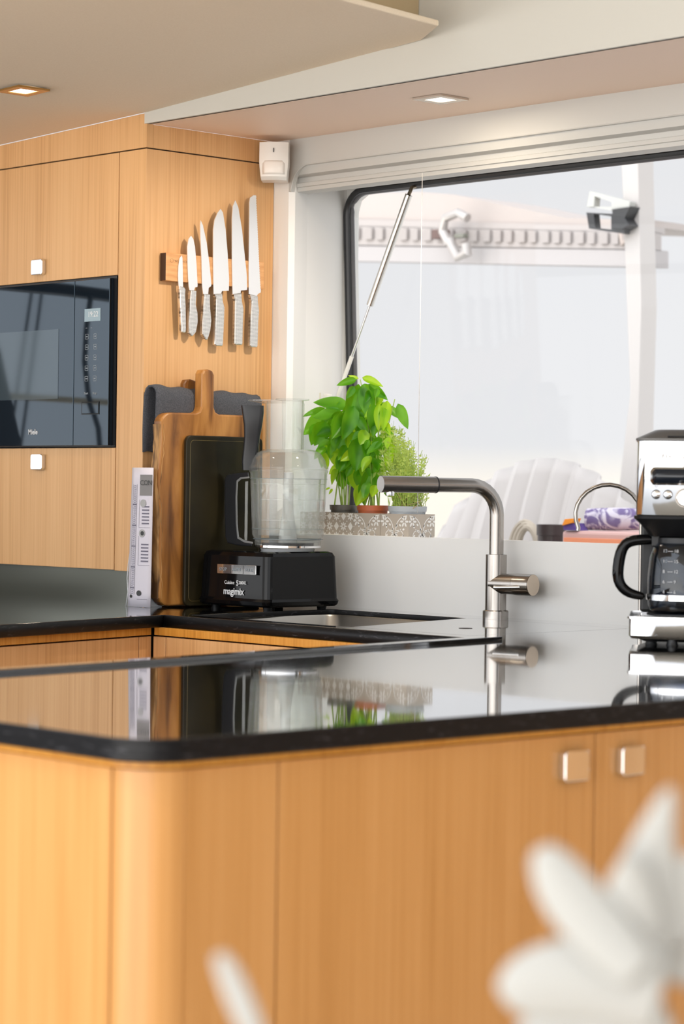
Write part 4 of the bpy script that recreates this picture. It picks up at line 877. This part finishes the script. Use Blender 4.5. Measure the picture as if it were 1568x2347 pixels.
def pot(root, c, r0, r1, h, z0, m, rim=True):
    MB().lathe([(0, 0), (r0, 0), (r1 - .002, h - .012), (r1, h - .012), (r1 + .001, h), (r1 - .003, h), (r1 - .004, h - .008), (0, h - .009)], 36, (c[0], c[1], z0)).build('pot', m, root)
    MB().lathe([(0, h - .0085), (r1 - .0042, h - .0085), (r1 - .006, h - .005), (.02, h - .003), (0, h - .004)], 24, (c[0], c[1], z0)).build('soil', SOIL, root)
FWD = Vector((FF.x, FF.y, 0)).normalized(); RGT = Vector((RR.x, RR.y, 0)).normalized(); UP = Vector((0, 0, 1))
def herb(name, label, potc, potm, r1, leaves, stems, extra, seed, boxpx, Y, inside):
    rnd = random.Random(seed)
    t = thing(name, label, 'potted herb', (potc[0], potc[1], 1.092), 0, None)
    pot(t, potc, r1 * .72, r1, .076, 1.0915, potm)
    top = Vector((potc[0], potc[1], 1.163))
    b = MB()
    for (px, py) in stems:
        e = pt(px, py, Y + rnd.uniform(-.02, .02)); s_ = top + Vector((rnd.uniform(-.02, .02), rnd.uniform(-.015, .015), -.003))
        mid_ = s_.lerp(e, .5) + RGT * rnd.uniform(-.008, .008) - Vector((0, 0, 0))
        b.tube([s_, s_.lerp(mid_, .5), mid_, mid_.lerp(e, .5) + UP * .004, e], [.0019, .0018, .0016, .0014, .0011], 7)
    b.build('stems', STEM, t)
    for mm, nm, pick in ((LEAF, 'leaves', 0), (LEAF2, 'young_leaves', 1)):
        b = MB(); cnt = 0
        for (px, py, ang, L, wd, kind) in leaves:
            if kind != pick: continue
            base = pt(px, py, Y + rnd.uniform(-.035, .03)); a = math.radians(ang)
            d = RGT * math.cos(a) + UP * math.sin(a) + FWD * rnd.uniform(-.35, .2)
            leaf(b, base, d, (-FWD * .8 + UP * rnd.uniform(.1, .6) + RGT * rnd.uniform(-.4, .4)), L / 1020, wd / 1020, rnd.uniform(.15, .35), rnd.uniform(-.05, .25))
        for k in range(extra):
            x_, y_ = rnd.uniform(boxpx[0], boxpx[2]), rnd.uniform(boxpx[1], boxpx[3])
            if not inside(x_, y_) or (k % 3 == 0) != bool(pick): continue
            base = pt(x_, y_, Y + rnd.uniform(-.03, .05)); a = math.radians(rnd.uniform(-150, -30)); L = rnd.uniform(24, 50)
            d = RGT * math.cos(a) + UP * math.sin(a) + FWD * rnd.uniform(-.5, .5)
            leaf(b, base, d, (-FWD + UP * rnd.uniform(0, .8) + RGT * rnd.uniform(-.7, .7)), L / 1020, L * .62 / 1020, rnd.uniform(.15, .35), rnd.uniform(0, .3))
        b.build(nm, mm, t)
    return t
# leaves measured from the photo: base px, base py, direction (deg), length, width, young?
LA = [(800, 935, 165, 90, 46, 0), (785, 945, 190, 75, 42, 0), (760, 950, 215, 85, 60, 0), (745, 965, 250, 65, 52, 0), (770, 960, 270, 70, 45, 0), (752, 1008, 255, 70, 38, 0), (790, 945, 250, 75, 50, 0), (808, 940, 235, 90, 50, 0),
      (740, 975, 235, 55, 50, 0), (765, 985, 200, 45, 30, 0), (785, 985, 270, 60, 44, 0), (775, 1030, 265, 45, 30, 1), (790, 1040, 250, 50, 34, 0), (800, 1060, 275, 60, 42, 0), (760, 1040, 300, 40, 26, 1), (805, 1075, 290, 60, 34, 1), (780, 1080, 280, 45, 30, 0), (762, 1120, 240, 16, 7, 1), (757, 1118, 200, 14, 6, 1), (745, 935, 200, 60, 18, 0), (772, 935, 60, 20, 14, 1), (800, 1010, 265, 60, 40, 0)]
LB = [(822, 880, 255, 95, 52, 0), (835, 880, 280, 95, 45, 0), (818, 870, 195, 50, 22, 0), (822, 868, 160, 26, 10, 1), (830, 865, 340, 55, 22, 1), (845, 880, 320, 60, 24, 0), (862, 900, 300, 30, 22, 0), (812, 885, 240, 36, 20, 0), (835, 935, 265, 80, 54, 0), (855, 925, 275, 70, 42, 0), (812, 930, 255, 85, 44, 0),
      (870, 925, 268, 65, 26, 1), (888, 918, 262, 75, 30, 1), (912, 925, 292, 66, 30, 0), (866, 905, 260, 60, 24, 0), (838, 985, 250, 40, 34, 1), (850, 1000, 265, 60, 50, 0), (828, 1000, 262, 85, 58, 0), (846, 1020, 262, 75, 46, 0), (868, 1000, 270, 50, 36, 0), (870, 1050, 265, 50, 46, 0), (850, 1080, 250, 55, 40, 0), (838, 1100, 265, 60, 34, 0), (824, 1110, 262, 55, 26, 1), (862, 1090, 275, 40, 28, 0), (880, 1130, 350, 30, 16, 0), (846, 1120, 230, 50, 26, 1), (815, 1075, 290, 60, 30, 0), (862, 1112, 250, 30, 24, 1), (892, 985, 265, 50, 30, 1), (895, 1030, 262, 50, 26, 1)]
insA = lambda x, y: ((x - 785) / 55) ** 2 + ((y - 1000) / 85) ** 2 < 1
insB = lambda x, y: ((x - 852) / 42) ** 2 + ((y - 985) / 130) ** 2 < 1
GPOT = mat('pot_grey', (.10, .095, .085), .4); TPOT = mat('pot_terracotta', (.48, .12, .045), .5); BPOT = mat('pot_blue_grey', (.42, .46, .50), .5)
herb('potted_basil', 'bushy basil in a dark grey pot, leftmost in the tile planter', (.180, .072), GPOT, .0325, LA, [(770, 1010), (782, 960), (800, 1000), (792, 940), (808, 950), (786, 1040), (760, 985)], 110, 3, (735, 930, 850, 1090), .078, insA)
herb('potted_basil', 'tall basil in a terracotta pot in the middle of the tile planter', (.279, .072), TPOT, .0365, LB, [(826, 870), (838, 900), (846, 880), (862, 900), (870, 950), (880, 920), (905, 915), (850, 1000), (868, 1010)], 130, 5, (810, 880, 900, 1120), .072, insB)
# thyme
rnd = random.Random(11)
ty = thing('potted_thyme', 'feathery pale green thyme in a blue-grey pot, rightmost in the tile planter', 'potted herb', (.393, .072, 1.092))
pot(ty, (.393, .072), .031, .0440, .0755, 1.0915, BPOT)
bs = MB(); bl = MB(); bd = MB(); top = Vector((.393, .072, 1.163))
nst = 150
for i in range(nst):
    r_ = rnd.random()
    ex = 870 + 118 * rnd.random() ** .8 if r_ < .75 else 860 + 60 * rnd.random()
    ymin = 955 + max(0, (ex - 900)) * 1.1; ey = ymin + (1110 - ymin) * rnd.random() ** 1.3
    if ex < 905: ey = 960 + 120 * rnd.random()
    e = pt(ex, ey, .078 + rnd.uniform(-.035, .035)); s_ = top + Vector((rnd.uniform(-.035, .035), rnd.uniform(-.03, .03), -.004))
    m1 = s_.lerp(e, .35) + RGT * rnd.uniform(-.012, .012); m2 = s_.lerp(e, .7) + RGT * rnd.uniform(-.008, .008)
    P = [s_, m1, m2, e]
    bs.tube(P, [.0007, .0006, .0005, .0003], 4)
    fine = 10 if ex < 940 else 7
    for k in range(fine):
        t_ = .25 + .75 * k / fine + rnd.uniform(-.03, .03); seg = min(2, int(t_ * 3)); q = P[seg].lerp(P[seg + 1], min(1, t_ * 3 - seg))
        for sgn in (-1, 1):
            d = RGT * sgn * rnd.uniform(.5, 1) + UP * rnd.uniform(.1, .9) + FWD * rnd.uniform(-.6, .6)
            sc_ = rnd.uniform(.005, .011) * (1 if ex < 940 else .8)
            leaf_d = d.normalized(); sdv = leaf_d.cross(-FWD).normalized() * sc_ * .26
            bl.f([bl.v(q), bl.v(q + leaf_d * sc_ * .5 + sdv), bl.v(q + leaf_d * sc_), bl.v(q + leaf_d * sc_ * .5 - sdv)])
for i in range(46):
    ex = rnd.uniform(895, 975); e = pt(ex, rnd.uniform(1105, 1150), .078 + rnd.uniform(-.03, .03)); s_ = top + Vector((rnd.uniform(-.038, .038), rnd.uniform(-.03, .03), -.004)); m1 = s_.lerp(e, .5) + RGT * rnd.uniform(-.012, .012)
    bd.tube([s_, m1, e], [.0010, .0009, .0006], 4)
bs.build('stems', STEM, ty); bl.build('leaves', THY, ty); bd.build('woody_stems', DRY, ty)

# ================================================================== OUTSIDE THE WINDOW
DECKM = mat('white_deck', (.55, .54, .52), .6)
b = MB(); b.box((-7, .45, .60), (7, 6.5, .66)); struct(b.build('ground', DECKM))
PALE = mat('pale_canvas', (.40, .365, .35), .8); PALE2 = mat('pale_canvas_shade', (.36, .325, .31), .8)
# awning with a fringe of short slats
aw = thing('deck_awning', 'pale canvas awning with slatted band beyond the window', 'awning', (-2.2, 3.0, 2.1))
A = lambda x, y, Y=3.0: at(x, y, 1, Y)
def flatpoly(px, Y, th, name, m, parent):
    b = MB(); b.prism([A(x, y, Y) for x, y in px], (0, th, 0)); return b.build(name, m, parent)
flatpoly([(700, 448), (960, 440), (1040, 446), (1300, 500), (1500, 505), (1500, 520), (700, 500)], 3.02, .5, 'canvas', mat('awning_cloth', (.43, .38, .355), .8), aw)
flatpoly([(700, 500), (1500, 520), (1500, 534), (700, 517)], 3.0, .06, 'upper_rail', PALE, aw)
b = MB()
for i in range(30):
    x_ = 700 + i * 27; b.box(A(x_, 547 + i * .5, 2.985), A(x_ + 17 - (i * 7) % 5, 520 + i * .5, 2.985) + Vector((0, .012, 0)))
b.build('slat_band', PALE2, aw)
flatpoly([(700, 515), (1500, 532), (1500, 574), (700, 562)], 3.0, .04, 'band_backing', PALE, aw)
flatpoly([(700, 560), (1500, 572), (1500, 612), (700, 596)], 3.0, .08, 'lower_rail', mat('awning_rail', (.40, .375, .37), .7), aw)
# mooring block
rb = thing('pulley_block', 'blurred steel pulley block hanging under the awning', 'pulley block', A(1040, 530, 2.9))
pk = A(1040, 520, 2.9); b = MB(); b.tube([A(1030, 560, 2.9), A(1015, 530, 2.9), A(1020, 500, 2.9), A(1050, 488, 2.9), A(1072, 500, 2.9)], .018, 10); b.tube([A(1030, 550, 2.9), A(1050, 590, 2.9), A(1072, 580, 2.9), A(1068, 560, 2.9)], .02, 10); b.build('shackle', mat('block_steel', (.45, .42, .40), .4, .5), rb)
b = MB(); b.box(A(988, 548, 2.9), A(1012, 524, 2.9) + Vector((.0, .05, 0)), .004); b.build('cheek', mat('block_dark', (.12, .07, .06), .5), rb)
b = MB(); b.box(A(1040, 546, 2.88), A(1062, 534, 2.88) + Vector((.0, .03, 0)), .004); b.build('cheek', mat('block_dark2', (.16, .16, .13), .5), rb)
# double-framed lamp
dl_ = thing('deck_floodlight', 'square clamp lamp with pale upper frame and black lower frame outside the window', 'lamp', A(1395, 485, 2.36))
def frame(pin, pout, Y, name, m):
    b = MB(); n = len(pin)
    for k in range(n):
        a, c_, d, e = pout[k], pout[(k + 1) % n], pin[(k + 1) % n], pin[k]
        b.prism([A(*p, Y) for p in (a, c_, d, e)], (0, .03, 0))
    return b.build(name, m, dl_)
frame([(1363, 450), (1402, 463), (1402, 483), (1361, 475)], [(1352, 438), (1444, 462), (1442, 474), (1345, 474)], 2.36, 'upper_frame', mat('lamp_grey', (.48, .48, .45), .4))
frame([(1361, 490), (1401, 496), (1401, 526), (1364, 522)], [(1344, 487), (1436, 492), (1430, 536), (1350, 524)], 2.36, 'lower_frame', mat('lamp_black', (.02, .02, .022), .4))
b = MB(); b.prism([A(x, y, 2.35) for x, y in ((1403, 480), (1446, 473), (1432, 500), (1442, 516), (1425, 526), (1403, 524))], (0, .05, 0), .002); b.build('clamp', bpy.data.materials['lamp_black'], dl_)
# post, rope
b = MB(); b.prism([A(x, y, 2.4) for x, y in ((1425, 362), (1462, 358), (1470, 700), (1460, 1060), (1420, 1500), (1375, 1500), (1445, 900))], (0, .08, 0)); tag(b.build('canvas_strip', mat('strip_cloth', (.52, .49, .47), .8)), 'pale canvas strip hanging down beyond the window, left of the coffee maker', 'canvas')
b = MB(); b.tube([A(1424, 530, 2.99), A(1428, 560, 2.99), A(1440, 548, 2.99), A(1458, 545, 2.99), A(1462, 600, 2.99), A(1460, 660, 2.99), A(1452, 672, 2.99), A(1470, 690, 2.99), A(1474, 680, 2.99)], .011, 8); tag(b.build('hanging_rope', mat('rope_beige', (.45, .38, .34), .8)), 'thin beige rope with a loose knotted end hanging from the awning', 'rope')
# ribbed cover
rc = thing('ribbed_canvas_cover', 'large pale ribbed canvas cover outside, behind the tap', 'canvas cover', A(1180, 1235, 1.9))
rows = []
for i in range(49):
    t_ = i / 48; a = math.pi * t_; x_ = 985 + 440 * t_; ytop = 1250 - 200 * math.sin(math.pi * min(1, (t_ * .86 + .04))) ** .72 + 0
    row = []
    for j in range(8):
        s_ = j / 7; p = A(lerp(x_ - 60 + 30 * t_, x_ + 30, s_), lerp(1560, ytop, s_ ** .45), 1.9 + .22 * s_); row.append(p + Vector((0, .022 * math.sin(i * math.pi / 2.6), 0)))
    rows.append(row)
b = MB(); b.sheet(rows); o = b.build('cloth', mat('cover_cloth', (.44, .41, .395), .9), rc); solid(o, .01)
# bucket, coil, cushion, box
bkp = A(1264, 1245, 1.35); bkt = thing('black_bucket', 'dark bucket standing outside the window behind the filter tap', 'bucket', (bkp.x, bkp.y, .66))
MB().lathe([(0, 0), (.032, 0), (.040, .42), (.043, .422), (.043, .452), (.038, .452), (.036, .41), (0, .02)], 32, (bkp.x, 1.35, .66)).build('pail', mat('bucket_black', (.035, .022, .022), .4), bkt)
b = MB(); p0 = A(1205, 1245, 1.4)
for k in range(3): b.tube([A(1170 + 8 * k + (68 - 10 * k) * (1 - math.cos(a)) / 2, 1275 - (78 - 6 * k) * math.sin(a), 1.42 - k * .01) for a in [i * math.pi / 12 for i in range(13)]] + [A(1172 + 8 * k + 68 * 1, 1740, 1.42 - k * .01)], .010, 8)
tag(b.build('rope_coil', mat('coil_rope', (.42, .36, .29), .8)), 'tan arched rope coil outside, left of the dark bucket', 'rope')
bx = thing('pink_cushion_box', 'pale pink padded box under the patterned towel outside the window', 'box', A(1380, 1240, 1.2))
p0 = A(1288, 1216, 1.2); p1 = A(1470, 1216, 1.2)
MB().box((p0.x, 1.2, .90), (p1.x + .1, 1.5, p0.z), .008).build('pad', mat('pink_vinyl', (.62, .38, .35), .5), bx)
MB().box((p0.x + .01, 1.196, .90), (p1.x + .1, 1.2, p0.z - .019), .001).build('orange_band', mat('orange_band', (.80, .28, .14), .5), bx)
MB().box((p0.x + .02, 1.22, .66), (p1.x + .08, 1.48, .90)).build('base', DECKM, bx)
TWP = mat('patterned_towel', (.5, .45, .6), .9)
_m, _n, _r = noisy(TWP, (.14, .10, .24), (.56, .52, .60), (1, 1, 1), 14, 3, .44, .58, dist=3.5)
c0 = A(1345, 1190, 1.26); c1 = A(1480, 1190, 1.32); b = MB(); b.tube([c0, c0.lerp(c1, .02), c0.lerp(c1, .5), c1], [.012, .030, .032, .030], 20); tag(b.build('rolled_towel', TWP), 'purple and white patterned towel rolled up on the pink padded box', 'towel')
b = MB(); b.prism([A(x, y, 1.19) for x, y in ((1288, 1204), (1294, 1190), (1316, 1188), (1312, 1198), (1290, 1204))], (0, .03, 0), .001); oc = b.build('orange_cloth', mat('orange_cloth', (.85, .28, .02), .8)); tag(oc, 'small orange cloth corner left of the rolled patterned towel', 'cloth')
b = MB(); b.prism([A(x, y, 1.195) for x, y in ((1290, 1205), (1312, 1199), (1322, 1216), (1292, 1215))], (0, .05, 0), .001); pc = b.build('violet_cloth', mat('violet_cloth', (.08, .04, .22), .8)); tag(pc, 'dark violet cloth under the orange cloth corner outside', 'cloth')

# ================================================================== FOREGROUND FLOWERS (on a side table near the camera)
PET = mat('white_petal', (.55, .55, .53), .6, 0); 
_b = PET.node_tree.nodes['Principled BSDF']; _o = PET.node_tree.nodes['Material Output']; _t = nod(PET, 'ShaderNodeBsdfTranslucent'); _t.inputs[0].default_value = (.52, .52, .48, 1); _x = nod(PET, 'ShaderNodeMixShader'); _x.inputs[0].default_value = .35; lk(PET, _b.outputs[0], _x.inputs[1]); lk(PET, _t.outputs[0], _x.inputs[2]); lk(PET, _x.outputs[0], _o.inputs[0])
def fpt(px, py, d=1.1): 
    r_ = FF + RR * ((px - 784) / 5541.0) - UU * ((py - 1173.5) / 5541.0); return CAM + r_ * d
def petal(b, P, widths, d=1.1, dep=0.0, cup=.15):
    """petal along a centre line measured from the photo"""
    n = len(P); rows = []
    for i, ((x, y), w_) in enumerate(zip(P, widths)):
        a = P[max(0, i - 1)]; c_ = P[min(n - 1, i + 1)]; dv = Vector((c_[0] - a[0], c_[1] - a[1])).normalized(); nv = Vector((-dv.y, dv.x)); row = []
        for j in range(7):
            u = (j - 3) / 3; q = fpt(x + nv.x * w_ * u, y + nv.y * w_ * u, d); row.append(q + FWD * (dep * i / n + cup * (w_ / 5541) * u * u * 2))
        rows.append(row)
    b.sheet(rows)
f1 = thing('white_flower', 'large blurred white flower in the lower right foreground', 'flower', fpt(1500, 2300))
petal_defs = [([(1440, 1965), (1445, 2010), (1450, 2080), (1450, 2180), (1450, 2290)], [16, 48, 74, 90, 80]),
              ([(1240, 1940), (1252, 1965), (1285, 2025), (1330, 2085), (1390, 2150), (1470, 2230)], [20, 46, 68, 72, 70, 50]),
              ([(1538, 1805), (1530, 1840), (1510, 1905), (1496, 1975), (1490, 2060), (1500, 2200)], [8, 26, 42, 68, 98, 110]),
              ([(1150, 2290), (1180, 2270), (1250, 2250), (1340, 2240), (1430, 2240), (1520, 2260)], [28, 70, 92, 100, 108, 110]),
              ([(1640, 1960), (1620, 2000), (1590, 2080), (1560, 2170), (1530, 2260)], [30, 80, 110, 120, 90]),
              ([(1180, 2420), (1230, 2400), (1320, 2380), (1420, 2340), (1520, 2290)], [30, 90, 110, 110, 90])]
for i, (P, w_) in enumerate(petal_defs):
    b = MB(); petal(b, P, w_, 1.10 + .004 * i, .01 * (-1) ** i); o = b.build('petal', PET, f1); solid(o, .0006); subs(o, 1)
b = MB(); b.tube([fpt(1500, 2420, 1.115), fpt(1510, 2600, 1.12), fpt(1400, 2900, 1.14)], .0025, 8); b.build('stem', STEM, f1)
f2 = thing('white_flower', 'slender blurred white petal rising at the bottom edge, centre left', 'flower', fpt(590, 2380))
b = MB(); petal(b, [(500, 2185), (515, 2215), (535, 2260), (560, 2320), (590, 2390)], [14, 26, 30, 32, 26], 1.1, .0); o = b.build('petal', PET, f2); solid(o, .0006); subs(o, 1)
b = MB(); b.tube([fpt(590, 2385, 1.1), fpt(800, 2600, 1.12), fpt(1300, 2900, 1.14)], .0022, 8); b.build('stem', STEM, f2)

vz = fpt(1350, 2900, 1.14)
va = thing('flower_vase', 'slim white vase holding the foreground flowers, below the picture edge', 'vase', (vz.x, vz.y, .66))
MB().lathe([(0, .0), (.034, 0), (.046, .05), (.044, .11), (.026, .165), (.030, .20), (.027, .20), (.023, .165), (.040, .11), (.042, .05), (0, .01)], 32, (vz.x, vz.y, .66)).build('body', WHT, va)
tb = thing('side_table', 'small round oak side table under the flower vase, below the picture edge', 'table', (vz.x, vz.y, 0))
MB().lathe([(0, .635), (.19, .635), (.20, .645), (.20, .655), (.195, .66), (0, .66)], 48, (vz.x, vz.y, 0)).build('tabletop', OAK, tb)
MB().lathe([(0, .02), (.022, .02), (.022, .635), (0, .635)], 20, (vz.x, vz.y, 0)).build('pedestal', CHROME, tb)
MB().lathe([(0, 0), (.14, 0), (.14, .012), (.03, .02), (0, .02)], 36, (vz.x, vz.y, 0)).build('foot', CHROME, tb)
